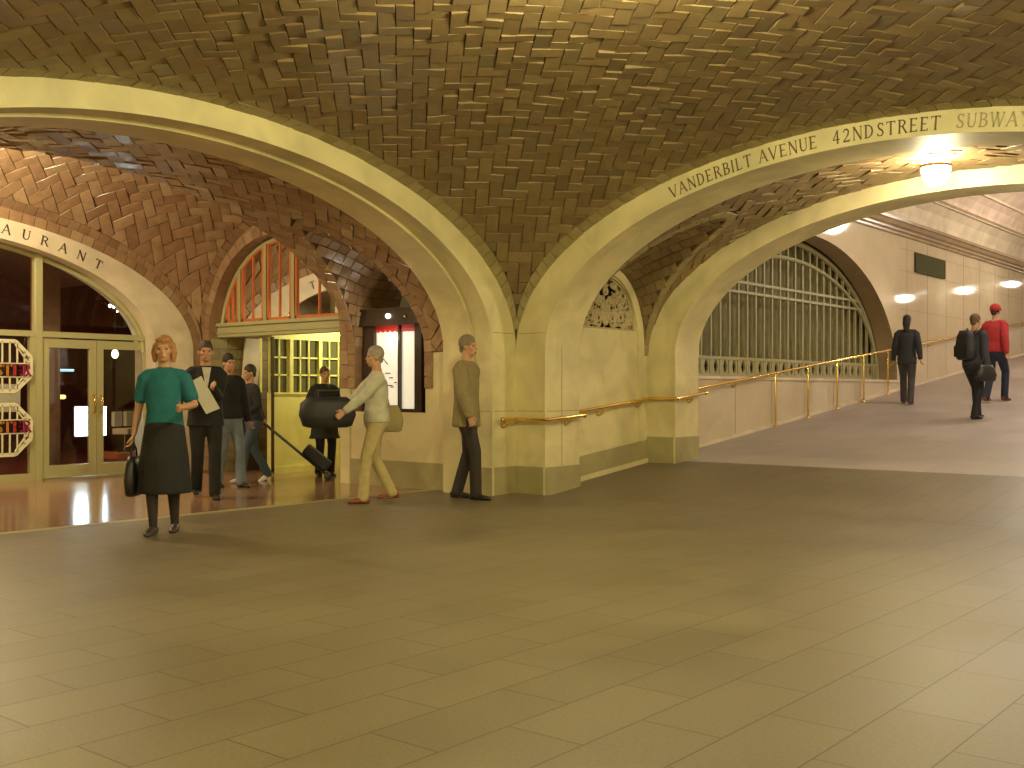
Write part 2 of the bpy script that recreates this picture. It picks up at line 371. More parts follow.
    # lunette vaults (run sideways into the wall)
    for sg in ((1,-1) if both else (1,)):
        sd=a+(wall_ext if sg>0 else 0)
        def L3(tau,d): z=lun_z(tau,d); return W3(sg*d,tc+tau,z)
        rows=[]
        for q in th:
            tau=-lr*cos(q); ys=a*sin(phi_star(tau))
            rows.append([L3(tau,ys+(sd-ys)*i/14) for i in range(15)])
        mb.grid(rows,MORTAR)
        # tiles on it
        al=np.linspace(0,PI,401); xx=-lr*np.cos(al); z3=lrise*np.sin(al); LL=np.r_[0,np.cumsum(np.hypot(np.diff(xx),np.diff(z3)))]; LL-=LL[200]
        def lift2(s,d):
            p=float(np.interp(s,LL,al)); tau=-lr*cos(p); N=W3(0,-cos(p)/lr,sin(p)/lrise)-W3(0,0,0)
            P=W3(sg*d,tc-lr*cos(p),lz+lrs(d)*sin(p)); N=Vector((N[0],N[1],N[2])); N.normalize(); return P,-N
        w=.13; nrow=int((LL[-1]-LL[0])/w)
        for i in range(nrow):
            s0=LL[0]+(LL[-1]-LL[0])*i/nrow; s1=LL[0]+(LL[-1]-LL[0])*(i+1)/nrow; sm=(s0+s1)/2
            tau=-lr*cos(float(np.interp(sm,LL,al))); dmin=a*sin(phi_star(tau))
            d=dmin-(.07 if i%2 else .0)
            while d<sd:
                e=min(d+.15,sd); d_=max(d,dmin)
                if e-d_>.03: emit_tile(mb,[(s0+.004,d_+.004),(s1-.004,d_+.004),(s1-.004,e-.004),(s0+.004,e-.004)],lift2,tm,t0=.012,dt=.008,tilt=.006)
                d+=.15
    return struct(mb.build(name))
# solid arch ring with legs.  axis 'X': lies in planes X=const, horizontal coordinate Y
def ring(mb,axis,c0,p0,p1,ain,bin_,aout,bout,m,zbot=0.,n=96,zs=ZS,legs=True):
    def W3(u,z,p): return (p,c0+u,z) if axis=='X' else (c0+u,p,z)
    A=[];B=[]
    if legs: A.append((-ain,zbot)); B.append((-aout,zbot))
    for i in range(n+1):
        q=-PI/2+PI*i/n; A.append((ain*sin(q),zs+bin_*cos(q))); B.append((aout*sin(q),zs+bout*cos(q)))
    if legs: A.append((ain,zbot)); B.append((aout,zbot))
    rows=[[W3(*x,p0) for x in B],[W3(*x,p0) for x in A],[W3(*x,p1) for x in A],[W3(*x,p1) for x in B],[W3(*x,p0) for x in B]]
    b=len(mb.v); mb.grid(rows,m)
def arch_wall(mb,axis,plane,back,u0,u1,z0,z1,uc,a,zs,b,sill,m,mrev,n=48,floorf=None):
    """wall in plane=const between u0..u1, z0..z1 with an elliptical-headed opening and a reveal to 'back'"""
    def W3(u,z,p): return (p,u,z) if axis=='X' else (u,p,z)
    top=lambda u: zs+b*sqrt(max(0,1-((u-uc)/a)**2))
    us=[uc-a*cos(PI*i/n) for i in range(n+1)]
    for p in (plane,back):
        mb.face([W3(u0,z0,p),W3(uc-a,z0,p),W3(uc-a,z1,p),W3(u0,z1,p)],m)
        mb.face([W3(uc+a,z0,p),W3(u1,z0,p),W3(u1,z1,p),W3(uc+a,z1,p)],m)
        for i in range(n):
            mb.face([W3(us[i],top(us[i]),p),W3(us[i+1],top(us[i+1]),p),W3(us[i+1],z1,p),W3(us[i],z1,p)],m)
        if sill>z0: mb.face([W3(uc-a,z0,p),W3(uc+a,z0,p),W3(uc+a,sill,p),W3(uc-a,sill,p)],m)
    prof=[(us[i],top(us[i])) for i in range(n+1)]
    prof=[(uc-a,sill)]+prof+[(uc+a,sill)]
    if sill>z0+.01: prof.append((uc-a,sill))
    mb.grid([[W3(*x,plane) for x in prof],[W3(*x,back) for x in prof]],mrev)
def wall_blocks(mb,axis,plane,sgn,uc,a,zs,b,zbot,width,m,size=.19,seed=1,proud=.018):
    """course of blocks round an arched opening, on the wall face (sgn: which way the face looks)"""
    random.seed(seed)
    def W3(u,z,p): return (p,u,z) if axis=='X' else (u,p,z)
    pts=[(-a,zbot+ (zs-zbot)*i/40) for i in range(41)]+[(-a*cos(PI*i/80),zs+b*sin(PI*i/80)) for i in range(1,80)]+[(a,zs-(zs-zbot)*i/40) for i in range(41)]
    C=np.array(pts); acc=np.r_[0,np.cumsum(np.hypot(np.diff(C[:,0]),np.diff(C[:,1])))]; k=int(acc[-1]/size)
    def at(x):
        u=float(np.interp(x,acc,C[:,0])); z=float(np.interp(x,acc,C[:,1])); e=.03
        du=float(np.interp(min(x+e,acc[-1]),acc,C[:,0]))-float(np.interp(max(x-e,0),acc,C[:,0])); dz=float(np.interp(min(x+e,acc[-1]),acc,C[:,1]))-float(np.interp(max(x-e,0),acc,C[:,1])); l=math.hypot(du,dz)
        return u,z,-dz/l,du/l
    for i in range(k):
        x0=acc[-1]*i/k+.005; x1=acc[-1]*(i+1)/k-.005; P=[]
        for x,o in ((x0,0),(x0,width),(x1,width),(x1,0)):
            u,z,nx,nz=at(x); P.append((uc+u+nx*o,z+nz*o))
        h=proud+random.random()*.006
        mb.prism([W3(u,z,plane) for u,z in P],[W3(u,z,plane+sgn*h) for u,z in P],m,max(.02,random.random()))
# ------------------------------------------------------------------ main vault
CX,CY,A0,B0=5.72,3.83,4.40,2.10
sail('ceiling',CX,CY,A0,A0,B0,TILE_A,11)
barrel('ceiling','X',CY,4.17,2.02,10.79,12.67,11.73,.84,1.83,1.02,TILE_A,21)
barrel('ceiling','Y',CX,4.08,1.98,8.97,10.80,10.06,.64,1.80,1.05,TILE_B,22,wall_ext=.75,hh=.35,d0=2.4)
sail('ceiling',CX,12.45,4.08,1.65,1.98,TILE_B,31,W=.145,dl=1.0,flat=True)
# ------------------------------------------------------------------ stone arches (four of the square, one before the ramp hall)
def stone_arch(axis,c0,p0,p1,ains,m=STONE):
    mb=MB(); s=1 if p1>p0 else -1
    for (q0,q1,a,b) in ains: ring(mb,axis,c0,q0,q1,a,b,4.62,2.32,m)
    # raised bead along the inner edge of the face
    a,b=ains[0][2],ains[0][3]
    ring(mb,axis,c0,p0-s*.015,p0+s*.02,a-.004,b-.004,a+.030,b+.026,m)
    return mb
mb=stone_arch('X',CY,10.12,10.79,[(10.12,10.79,3.95,1.87)]); arch_r=struct(mb.build('trim_1'))
mb=stone_arch('Y',CX,8.23,8.97,[(8.23,8.50,3.95,1.87),(8.50,8.97,3.92,1.835)]); arch_l=struct(mb.build('trim_2'))
mb=stone_arch('X',CY,1.32,.65,[(1.32,.65,3.95,1.87)]); struct(mb.build('trim_3'))
mb=stone_arch('Y',CX,-.57,-1.24,[(-.57,-1.24,3.95,1.87)]); struct(mb.build('trim_4'))
# second arch on the right: bright face, legs standing on the ramp
mb=MB(); ring(mb,'X',CY-.0,12.67,13.27,3.72,1.80,4.70,2.4,STONE); ring(mb,'X',CY,12.655,12.69,3.716,1.796,3.745,1.825,STONE); struct(mb.build('trim_5'))
# masonry behind and above everything, so nothing is paper thin
mb=MB()
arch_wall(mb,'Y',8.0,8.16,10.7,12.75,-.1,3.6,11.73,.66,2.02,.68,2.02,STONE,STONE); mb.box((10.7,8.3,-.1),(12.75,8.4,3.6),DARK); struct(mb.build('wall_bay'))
# base courses (darker stone) round the pier feet
def base_block(mb,x0,y0,x1,y1,z0,z1): mb.box((x0,y0,z0),(x1,y1,z1),STONE_G)
mb=MB(); e=.012; zt=.325
mb.box((10.12-e,7.78-e,0),(10.79+e,8.6,zt),STONE_G); mb.box((9.67-e,8.23-e,0),(10.3,8.50,zt),STONE_G)
struct(mb.build('baseboard_pier'))
mb=MB(); mb.prism([(10.80,7.985,.06),(12.68,7.985,.25),(12.68,7.985,.56),(10.80,7.985,.37)],[(10.80,8.05,.06),(12.68,8.05,.25),(12.68,8.05,.56),(10.80,8.05,.37)],STONE_G)
mb.prism([(10.80,7.97,-.1),(12.68,7.97,.1),(12.68,7.97,.31),(10.80,7.97,.12)],[(10.80,8.05,-.1),(12.68,8.05,.1),(12.68,8.05,.31),(10.80,8.05,.12)],STONE)
struct(mb.build('baseboard_bay'))
mb=MB(); mb.box((12.67-e,7.55-e,0),(13.27+e,8.3,.60),STONE_G); struct(mb.build('baseboard_inner_pier'))
mb=MB()
for z in (.98,):   # fine joints between stone courses of the corner pier
    mb.box((10.12-.003,7.78-.003,z),(10.79,8.2,z+.006),STONE_J); mb.box((9.67-.003,8.23-.003,z),(10.1,8.5,z+.006),STONE_J)
for z in (1.90,):
    mb.box((10.12-.003,7.775,z),(10.79,8.2,z+.006),STONE_J); mb.box((9.665,8.227,z),(10.1,8.5,z+.006),STONE_J)
mb.box((10.43,7.777,0.33),(10.436,7.79,1.90),STONE_J)
struct(mb.build('trim_6'))
# blank sides behind the viewer and out of frame
mb=MB()
mb.box((-1.3,-.5,0),(-1.2,8.2,4.6),STONE); mb.box((-1.3,7.98,0),(.66,8.1,4.2),STONE); mb.box((-1.3,-.5,0),(.66,-.36,4.2),STONE); mb.box((-1.3,-.5,3.78),(.7,8.2,3.9),TILE_A)
struct(mb.build('wall_behind'))
mb=MB()
mb.box((1.4,-3.2,0),(10.0,-3.1,4.6),STONE); mb.box((1.4,-3.2,0),(1.5,-1.2,4.2),STONE); mb.box((9.9,-3.2,0),(10.0,-1.2,4.2),STONE); mb.box((1.3,-3.2,3.78),(10.1,-1.2,3.9),TILE_A)
struct(mb.build('wall_near'))
mb=MB(); mb.box((1.5,8.97,0),(1.64,14.3,4.6),STONE); struct(mb.build('wall_passage_left'))
mb=MB(); mb.box((10.7,-.5,0),(12.7,-.34,3.6),STONE); struct(mb.build('wall_bay_south'))
# ------------------------------------------------------------------ floors
mb=MB(); mb.face([(-1.3,-3.2,0),(10.25,-3.2,0),(10.25,9.22,0),(-1.3,9.22,0)],FLOOR); struct(mb.build('floor'))
RS=.103; RX=10.25
def ramp_z(x): return RS*(x-RX)
mb=MB(); mb.face([(RX,-1,0),(54,-1,ramp_z(54)),(54,8.3,ramp_z(54)),(RX,8.3,0)],FLOOR); mb.mats=[FLOOR_R]; mb.v=[(12.9,-1,ramp_z(12.9)),(54,-1,ramp_z(54)),(54,8.3,ramp_z(54)),(12.9,8.3,ramp_z(12.9))]
struct(mb.build('floor'))
mb=MB(); mb.face([(RX,-1,0),(12.9,-1,ramp_z(12.9)),(12.9,8.3,ramp_z(12.9)),(RX,8.3,0)],FLOOR); struct(mb.build('floor'))
mb=MB(); mb.face([(1.5,9.34,0),(16,9.34,0),(16,14.6,0),(1.5,14.6,0)],FLOOR_L); struct(mb.build('floor'))
mb=MB(); mb.box((1.5,9.22,-.02),(10.3,9.34,.003),STONE_G); struct(mb.build('trim_7'))
# ------------------------------------------------------------------ where a line of sight of the photograph meets a wall (used for measured positions)
def X_at(px,Y): r=(px-512)/FPX; return Y*(RT.y*-1+r*FW.y)/(RT.x-r*FW.x)
def Y_at(px,X): r=(px-512)/FPX; return X*(RT.x-r*FW.x)/(-RT.y+r*FW.y)
def Z_at(py,x,y): return CAMH+(391-py)/FPX*(x*FW.x+y*FW.y)
# ------------------------------------------------------------------ ramp hall
mb=MB(); arch_wall(mb,'Y',8.0,8.38,13.2,54,-.2,4.6,17.9,4.25,1.45,2.5,1.43,STONE_P,STONE_B); struct(mb.build('wall_ramp'))
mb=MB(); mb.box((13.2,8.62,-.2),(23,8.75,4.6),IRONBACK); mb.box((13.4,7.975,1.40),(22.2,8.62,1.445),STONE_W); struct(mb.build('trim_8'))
mb=MB(); mb.prism([(13.27,7.96,ramp_z(13.27)-.05),(54,7.96,ramp_z(54)-.05),(54,7.96,ramp_z(54)+.05),(13.27,7.96,ramp_z(13.27)+.05)],[(13.27,8.01,ramp_z(13.27)-.05),(54,8.01,ramp_z(54)-.05),(54,8.01,ramp_z(54)+.05),(13.27,8.01,ramp_z(13.27)+.05)],STONE_W)
struct(mb.build('baseboard_ramp'))
mb=MB()    # panel joints
x=13.95
while x<50:
    z1=4.4
    mb.box((x,7.9975,ramp_z(x)),(x+.008,8.0,1.41 if 14<x<21.9 else z1),STONE_J); x+=1.25
for z in (2.9,3.7,4.15): mb.box((22.3,7.9975,z),(54,8.0,z+.006),STONE_J)
struct(mb.build('trim_9'))
CORN=stone_mat('cornice_stone',(.40,.29,.17),.25); 
def extrude_x(mb,prof,x0,x1,m): mb.prism([(x0,y,z) for y,z in prof],[(x1,y,z) for y,z in prof],m)
mb=MB(); extrude_x(mb,[(8.05,4.38),(7.94,4.40),(7.94,4.44),(7.88,4.46),(7.88,4.50),(7.82,4.53),(7.78,4.60),(7.74,4.60),(7.74,4.66),(8.05,4.66)],13.27,54,CORN)
struct(mb.build('trim_10'))
VAULT=stone_mat('pink_vault_plaster',(.74,.58,.46),.6)
mb=MB(); prof=[(7.98,4.66),(7.95,4.85),(7.88,5.05),(7.76,5.22),(7.62,5.27)]; extrude_x(mb,prof+[(8.3,5.3),(8.3,4.66)],13.0,54,STONE_W)
pr=[(7.70,5.22)]+[(4-3.7*cos(PI*i/24),5.22+1.25*sin(PI*i/24)) for i in range(24,-1,-1)]
pr=[(4+3.7*cos(PI*i/24),5.22+1.25*sin(PI*i/24)) for i in range(25)]
mb.grid([[(13.0,y,z) for y,z in pr],[(54,y,z) for y,z in pr]],VAULT)
for i in (3,6,9,12): 
    y,z=pr[i]; mb.box((13,y-.03,z-.035),(54,y+.03,z+.02),STONE_W)
struct(mb.build('ceiling_ramp'))
mb=MB(); n=48   # wall over the inner arch, closing the taller ramp hall
for i in range(n):
    q0,q1=-PI/2+PI*i/n,-PI/2+PI*(i+1)/n
    mb.face([(13.275,CY+3.72*sin(q0),ZS+1.8*cos(q0)),(13.275,CY+3.72*sin(q1),ZS+1.8*cos(q1)),(13.275,CY+3.72*sin(q1),6.6),(13.275,CY+3.72*sin(q0),6.6)],STONE_W)
mb.box((13.275,7.55,1.7),(13.3,8.4,6.6),STONE_W); mb.box((13.275,-.6,-.2),(13.3,.11,6.6),STONE_W)
struct(mb.build('wall_ramp_entry'))
mb=MB(); mb.prism([(13.3,-.3,-.2),(19,3.2,-.2),(19,3.2,6.6),(13.3,-.3,6.6)],[(13.3,-.5,-.2),(19,3.0,-.2),(19,3.0,6.6),(13.3,-.5,6.6)],STONE_P); mb.box((19,3.0,0),(54,3.2,7),STONE_P)
mb.box((54,2,2),(54.2,9,9),STONE_P); struct(mb.build('wall_ramp_right'))
# bronze screen in the big arched opening
root=thing('iron_screen','large arched iron screen of upright bars filling the opening beside the ramp','screen',(17.9,8.42,1.45))
YS=8.42
def scr_top(x,a=4.22,b=2.44): q=1-((x-17.9)/a)**2; return 1.45+b*sqrt(max(q,0))
x=13.95; 
while x<21.9:
    zt=scr_top(x)
    if zt>1.8:
        m_=MB(); m_.box((x-.022,YS-.025,1.74),(x+.022,YS+.02,zt),IRON); put(m_,'bar',root)
    x+=.305
for z in (2.84,3.0):
    xh=4.22*sqrt(max(0,1-((z-1.45)/2.44)**2)); m_=MB(); m_.box((17.9-xh,YS-.04,z-.022),(17.9+xh,YS+.01,z+.022),IRON); put(m_,'cross_rail',root)
m_=MB(); xh=4.2; m_.box((17.9-xh,YS-.04,1.72),(17.9+xh,YS+.02,1.77),IRON); put(m_,'lower_rail',root)
m_=MB(); pts=[(17.9+4.2*sin(-PI/2+PI*i/60),YS-.03,1.45+2.1*cos(-PI/2+PI*i/60)) for i in range(61)]; m_.tube(pts,.035,IRON,8); put(m_,'arched_rib',root)
m_=MB(); pts=[(17.9+4.2*sin(-PI/2+PI*i/60),YS-.0,1.45+2.42*cos(-PI/2+PI*i/60)) for i in range(61)]; m_.tube(pts,.05,IRON,8); put(m_,'outer_frame',root)
m_=MB()   # frieze of pointed ovals between the sill and the lower rail
m_.box((13.8,YS-.02,1.45),(22,YS+.02,1.50),IRON)
x=13.95
while x<21.95:
    m_.box((x-.045,YS-.03,1.50),(x+.045,YS+.02,1.72),IRON)
    for sx in (-1,1):
        m_.prism([(x+sx*.05,YS-.02,1.5),(x+sx*.1525,YS-.02,1.5),(x+sx*.11,YS-.02,1.54),(x+sx*.085,YS-.02,1.61),(x+sx*.11,YS-.02,1.68),(x+sx*.1525,YS-.02,1.72),(x+sx*.05,YS-.02,1.72)],
                 [(x+sx*.05,YS+.01,1.5),(x+sx*.1525,YS+.01,1.5),(x+sx*.11,YS+.01,1.54),(x+sx*.085,YS+.01,1.61),(x+sx*.11,YS+.01,1.68),(x+sx*.1525,YS+.01,1.72),(x+sx*.05,YS+.01,1.72)],IRON)
    x+=.305
m_.box((13.8,YS+.03,1.46),(22,YS+.05,1.73),DARK); put(m_,'frieze',root)
# dark plaque high on the ramp wall
xa,xb=X_at(915,7.98),X_at(944.5,7.98); za,zb=Z_at(252.4,xa,7.98),Z_at(272,xa,7.98)
root=thing('wall_vent','dark green slotted vent plate high on the polished ramp wall','vent',(xa,7.98,zb))
PLQ=mat('plaque_green',(.085,.085,.04),.85,spec=.1); m_=MB(); m_.box((xa,7.965,zb),(xb,7.998,za),PLQ); put(m_,'plate',root)
m_=MB(); 
for q in ((xa,zb,xb,zb+.03),(xa,za-.03,xb,za),(xa,zb,xa+.03,za),(xb-.03,zb,xb,za)): m_.box((q[0],7.955,q[1]),(q[2],7.966,q[3]),PLQ)
for k in range(6): z=zb+.06+k*(za-zb-.1)/6; m_.box((xa+.05,7.958,z),(xb-.05,7.966,z+.02),PLQ)
put(m_,'louvre',root)
# ------------------------------------------------------------------ vent grille in the small lunette
root=thing('scroll_grille','arched cast grille of dense scrollwork over the pale stone panel between two piers','grille',(11.73,8.05,2.02))
CAST=mat('cast_scroll',(.46,.37,.20),.6); m_=MB(); random.seed(5)
def in_l(x,z): return abs(x)<.66 and 2.03<z<2.02+.68*sqrt(max(0,1-(x/.66)**2))-.03
for k in range(70):
    x,z=random.uniform(0,.62),random.uniform(2.06,2.66)
    if not in_l(x,z): continue
    R=random.uniform(.04,.09); a0=random.uniform(0,6.28); dr=random.choice((-1,1))
    pts=[]
    for i in range(12):
        q=a0+dr*i*.5; rr=R*(1-i/16); pts.append((x+rr*cos(q),z+rr*sin(q)))
    for sx in (-1,1):
        pp=[(11.73+sx*u,8.04,v) for u,v in pts if in_l(u,v) ]
        if len(pp)>3: m_.tube(pp,.014,CAST,6)
for k in range(26):
    x,z=random.uniform(0,.6),random.uniform(2.06,2.62)
    if in_l(x,z) and in_l(x+.03,z+.03):
        for sx in (-1,1): m_.ball((11.73+sx*x,8.04,z),(.03,.012,.045),CAST,8,5)
put(m_,'scrollwork',root)
m_=MB(); pts=[(11.73-.645*cos(PI*i/30),8.035,2.035+.65*sin(PI*i/30)) for i in range(31)]; m_.tube(pts+[pts[0]],.014,CAST,6); put(m_,'frame',root)
m_=MB()
for i in (-1,0,1): m_.tube([(11.73+i*.25,8.06,2.03),(11.73+i*.25,8.06,2.02+.62*sqrt(1-(i*.25/.66)**2))],.012,CAST,6)
m_.tube([(11.13,8.06,2.28),(12.33,8.06,2.28)],.012,CAST,6); put(m_,'stay_bar',root)
# raised stone band round it
mb=MB(); prof=[(.70,.74),(.84,1.02)]
rows=[[(11.73-.69*cos(PI*i/40),8.0-.0,1.83+.90*sin(PI*i/40)) for i in range(41)],[(11.73-.69*cos(PI*i/40),7.97,1.83+.90*sin(PI*i/40)) for i in range(41)],[(11.73-.83*cos(PI*i/40),7.97,1.83+1.01*sin(PI*i/40)) for i in range(41)],[(11.73-.83*cos(PI*i/40),8.0,1.83+1.01*sin(PI*i/40)) for i in range(41)]]
mb.grid(rows,STONE); mb.box((10.9,7.97,.38),(11.04,8.0,1.83),STONE); mb.box((12.42,7.97,.54),(12.56,8.0,1.83),STONE); struct(mb.build('trim_11'))
# ------------------------------------------------------------------ hand rails
def rz(x): return ramp_z(x)+.877
def rail(name,label,pts,brk,group='brass hand rails'):
    root=thing(name,label,'handrail',pts[0],0,group)
    m_=MB(); 
    # rounded corners
    P=[Vector(p) for p in pts]; out=[P[0]]
    for i in range(1,len(P)-1):
        a=(P[i-1]-P[i]).normalized(); b=(P[i+1]-P[i]).normalized(); r=.05
        for k in range(5): t=k/4; out.append((P[i]+a*r)*(1-t)**2+P[i]*2*t*(1-t)+(P[i]+b*r)*t*t)
    out.append(P[-1]); m_.tube(out,.021,BRASS,12); put(m_,'rail',root,True)
    for e in (P[0],P[-1]): m_=MB(); m_.ball(e,.032,BRASS); put(m_,'end_cap',root,True)
    for (x,y,z,dx,dy) in brk:
        m_=MB(); m_.tube([(x,y,z-.02),(x,y,z-.055),(x+dx*.5,y+dy*.5,z-.085),(x+dx,y+dy,z-.075)],.010,BRASS_D,8); m_.ball((x+dx*.93,y+dy*.93,z-.075),.030,BRASS_D); put(m_,'bracket',root,True)
    return root
rail('handrail','short level brass rail wrapping round the foot of the big corner pier',[(9.78,8.15,.885),(10.05,8.15,.885),(10.05,7.71,.885),(10.05,7.71,.885),(10.80,7.71,.925)],
     [(9.87,8.15,.885,0,.08),(10.5,7.71,.91,0,.07)],None)
rail('handrail','sloping brass rail over the pale panel below the scroll grille, bending round the inner pier',[(10.93,7.92,rz(10.93)+.015),(12.6,7.92,rz(12.6)),(12.6,7.48,rz(12.6)),(12.6,7.48,rz(12.6)),(13.36,7.48,rz(13.36))],
     [(11.0,7.92,rz(11.),0,.08),(11.5,7.92,rz(11.5),0,.08),(12.4,7.92,rz(12.4),0,.08),(13.0,7.48,rz(13.0),0,.07)],None)
rt=rail('handrail','long brass rail climbing beside the ramp under the iron screen',[(13.6,7.92,rz(13.6)),(52,7.92,rz(52))],
     [(15.1,7.92,rz(15.1),0,.08)]+[(x,7.92,rz(x),0,.08) for x in (24,26.5,29,31.5,34)],None)
for k in range(5):
    x=16.43+1.245*k; m_=MB(); m_.tube([(x,7.92,ramp_z(x)),(x,7.92,rz(x))],.017,BRASS,8); m_.lathe([(.04,0),(.04,.012),(.02,.03)],(x,7.92,ramp_z(x)),BRASS); put(m_,'post',rt,True)
# ------------------------------------------------------------------ pendant in the right bay
BULB=mat('lit_globe',(1,.9,.7),.4,emit=(1,.86,.58),estr=150)
root=thing('pendant_lamp','bright glass lantern hanging from the tiled vault beneath the lettered arch','lamp',(11.73,3.83,3.72))
m_=MB(); m_.lathe([(.0,.0),(.10,0),(.11,-.02),(.05,-.05),(.0,-.05)],(11.73,3.83,3.72),BRASS_D); put(m_,'canopy',root,True)
m_=MB(); m_.lathe([(.0,3.66),(.09,3.655),(.14,3.60),(.15,3.52),(.13,3.42),(.09,3.36),(.03,3.33),(0,3.33)],(11.73,3.83,.05),BULB); put(m_,'globe',root,True)
m_=MB(); m_.lathe([(.145,3.55),(.16,3.56),(.16,3.53),(.145,3.52)],(11.73,3.83,.05),BRASS_D); put(m_,'band',root,True); m_=MB()
m_.lathe([(0,3.33),(.02,3.325),(.012,3.30),(.0,3.28)],(11.73,3.83,.05),BRASS_D); put(m_,'finial',root,True)
# ------------------------------------------------------------------ left passage: side wall with niche and big arched window
mb=MB(); arch_wall(mb,'X',9.8,10.5,8.9,10.82,0,3.7,10.06,.64,1.80,1.05,.95,STONE,TILE_B); mb.box((10.5,8.9,0),(10.6,11.0,3.7),STONE_W)
struct(mb.build('wall_passage_right'))
mb=MB(); wall_blocks(mb,'X',9.8,-1,10.06,.64,1.80,1.05,1.25,.125,TILE_B,.15,3)
struct(mb.build('trim_12'))
mb=MB(); arch_wall(mb,'X',9.8,10.3,10.8,14.2,0,4.4,12.45,1.47,1.95,1.5,0,TILE_B,TILE_B,n=56)
mb.r=[.5]*len(mb.f); struct(mb.build('wall_passage_right'))
mb=MB(); wall_blocks(mb,'X',9.8,-1,12.45,1.47,1.95,1.5,.02,.15,TILE_B,.19,4)
struct(mb.build('trim_13'))
mb=MB(); mb.box((9.785,8.97,0),(9.81,10.95,.33),STONE_G); mb.box((9.77,10.78,0),(9.805,10.96,1.25),STONE); struct(mb.build('baseboard_passage'))
# menu case in the niche
XC=9.93; y1c,y0c=Y_at(364.5,XC),Y_at(423,XC); zt=Z_at(306.5,XC,y0c); zb=Z_at(409,XC,y0c)
root=thing('display_case','lit white menu case with dark frame and red scalloped trim set in the tiled niche','display case',(XC,(y0c+y1c)/2,zb))
FR=mat('case_bronze',(.045,.028,.018),.25); RED=mat('red_trim',(.50,.02,.02),.5); WHITE=mat('lit_panel',(.9,.88,.8),.6,emit=(1,.95,.78),estr=.38)
zh=Z_at(324,XC,y0c)
m_=MB(); m_.box((XC-.10,y0c-.03,zh),(XC+.3,y1c+.03,zt),FR); m_.box((XC-.13,y0c-.05,zt-.03),(XC+.3,y1c+.05,zt),FR); hd_=put(m_,'header',root)
yl0,yl1,yr0,yr1=Y_at(375.5,XC),Y_at(399.3,XC),Y_at(400.8,XC),Y_at(416,XC)
m_=MB()
for a_,b_ in ((yl0,y1c),(y0c,yr1),(yr0,yl1)): m_.box((XC-.03,a_,zb),(XC+.05,b_,zh),FR)
m_.box((XC-.03,y0c,zb-.04),(XC+.3,y1c,zb),FR); m_.box((XC+.28,y0c,zb),(XC+.3,y1c,zh),FR); put(m_,'frame',root)
for a_,b_ in ((yl1,yl0),(yr1,yr0)):
    m_=MB(); m_.box((XC+.02,a_,zb),(XC+.03,b_,zh),WHITE); 
    k=5
    pn_=put(m_,'panel',root)
    m_=MB(); 
    for i in range(k):
        u0=a_+(b_-a_)*i/k; u1=a_+(b_-a_)*(i+1)/k; um=(u0+u1)/2
        pr_=[(u0,zh),(u1,zh),(u1,zh-.04),(um+.03,zh-.075),(um,zh-.085),(um-.03,zh-.075),(u0,zh-.04)]
        m_.prism([(XC-.0,y,z) for y,z in pr_],[(XC+.012,y,z) for y,z in pr_],RED)
    put(m_,'valance',root).parent=pn_
m_=MB(); ym=Y_at(388,XC)
for dz,wd,dy in ((.62,.05,.02),(.68,.035,-.04),(.78,.05,-.02),(.80,.03,-.06),(.74,.02,-.12)):
    z=zh-dz; m_.box((XC+.012,ym-wd+dy,z),(XC+.018,ym+wd+dy,z+.012),FR)
m_.prism([(XC+.012,ym+.10,zh-.42),(XC+.012,ym+.12,zh-.41),(XC+.012,ym+.03,zh-.50),(XC+.012,ym+.01,zh-.50)],[(XC+.018,ym+.10,zh-.42),(XC+.018,ym+.12,zh-.41),(XC+.018,ym+.03,zh-.50),(XC+.018,ym+.01,zh-.50)],FR)
put(m_,'menu_lettering',root)
CASEL=mat('case_bulb',(1,1,1),.4,emit=(1,.95,.8),estr=9)
for px in (387.5,405):
    m_=MB(); yy_=Y_at(px,XC-.12); m_.ball((XC-.115,yy_,Z_at(316,XC-.12,yy_)),.032 if px<400 else .02,CASEL if px<400 else BRASS); put(m_,'spot_lamp',root,True).parent=hd_
plight('case_light',(XC-.25,(y0c+y1c)/2,zh-.15),3,(1,.93,.75),.05)
# big arched window above the lintel
YW0,YW1,ZL0,ZL1=10.98,13.92,2.03,2.24
XW=10.0
mb=MB(); mb.box((XW-.06,YW0-.02,ZL0),(XW+.12,YW1+.02,ZL1-.05),GREEN); mb.box((XW-.10,YW0-.02,ZL1-.05),(XW+.14,YW1+.02,ZL1),GREEN); mb.box((XW-.08,YW0-.02,ZL0+.05),(XW+.12,YW1+.02,ZL0+.065),GREEN)
struct(mb.build('trim_14'))
root=thing('fanlight_window','arched window with orange framed lights above the greenish lintel','window',(XW,12.45,ZL1)); root['kind']='structure'; root.name='window_1'
wtop=lambda y,o=0: 1.95+(1.5-o)*sqrt(max(0,1-((y-12.45)/(1.47-o))**2))
m_=MB(); pts=[(XW,12.45-1.44*cos(PI*i/50),1.95+1.47*sin(PI*i/50)) for i in range(51)]; pts=[p for p in pts if p[2]>ZL1-.02]; m_.tube(pts,.035,GREEN,6); put(m_,'window_frame',root)
posts=[Y_at(p,XW) for p in (240.5,266,294)]
for y in posts: m_=MB(); m_.box((XW-.03,y-.035,ZL1),(XW+.05,y+.035,wtop(y,.03)),GREEN); put(m_,'mullion',root)
ed=[13.80]+posts+[11.10]
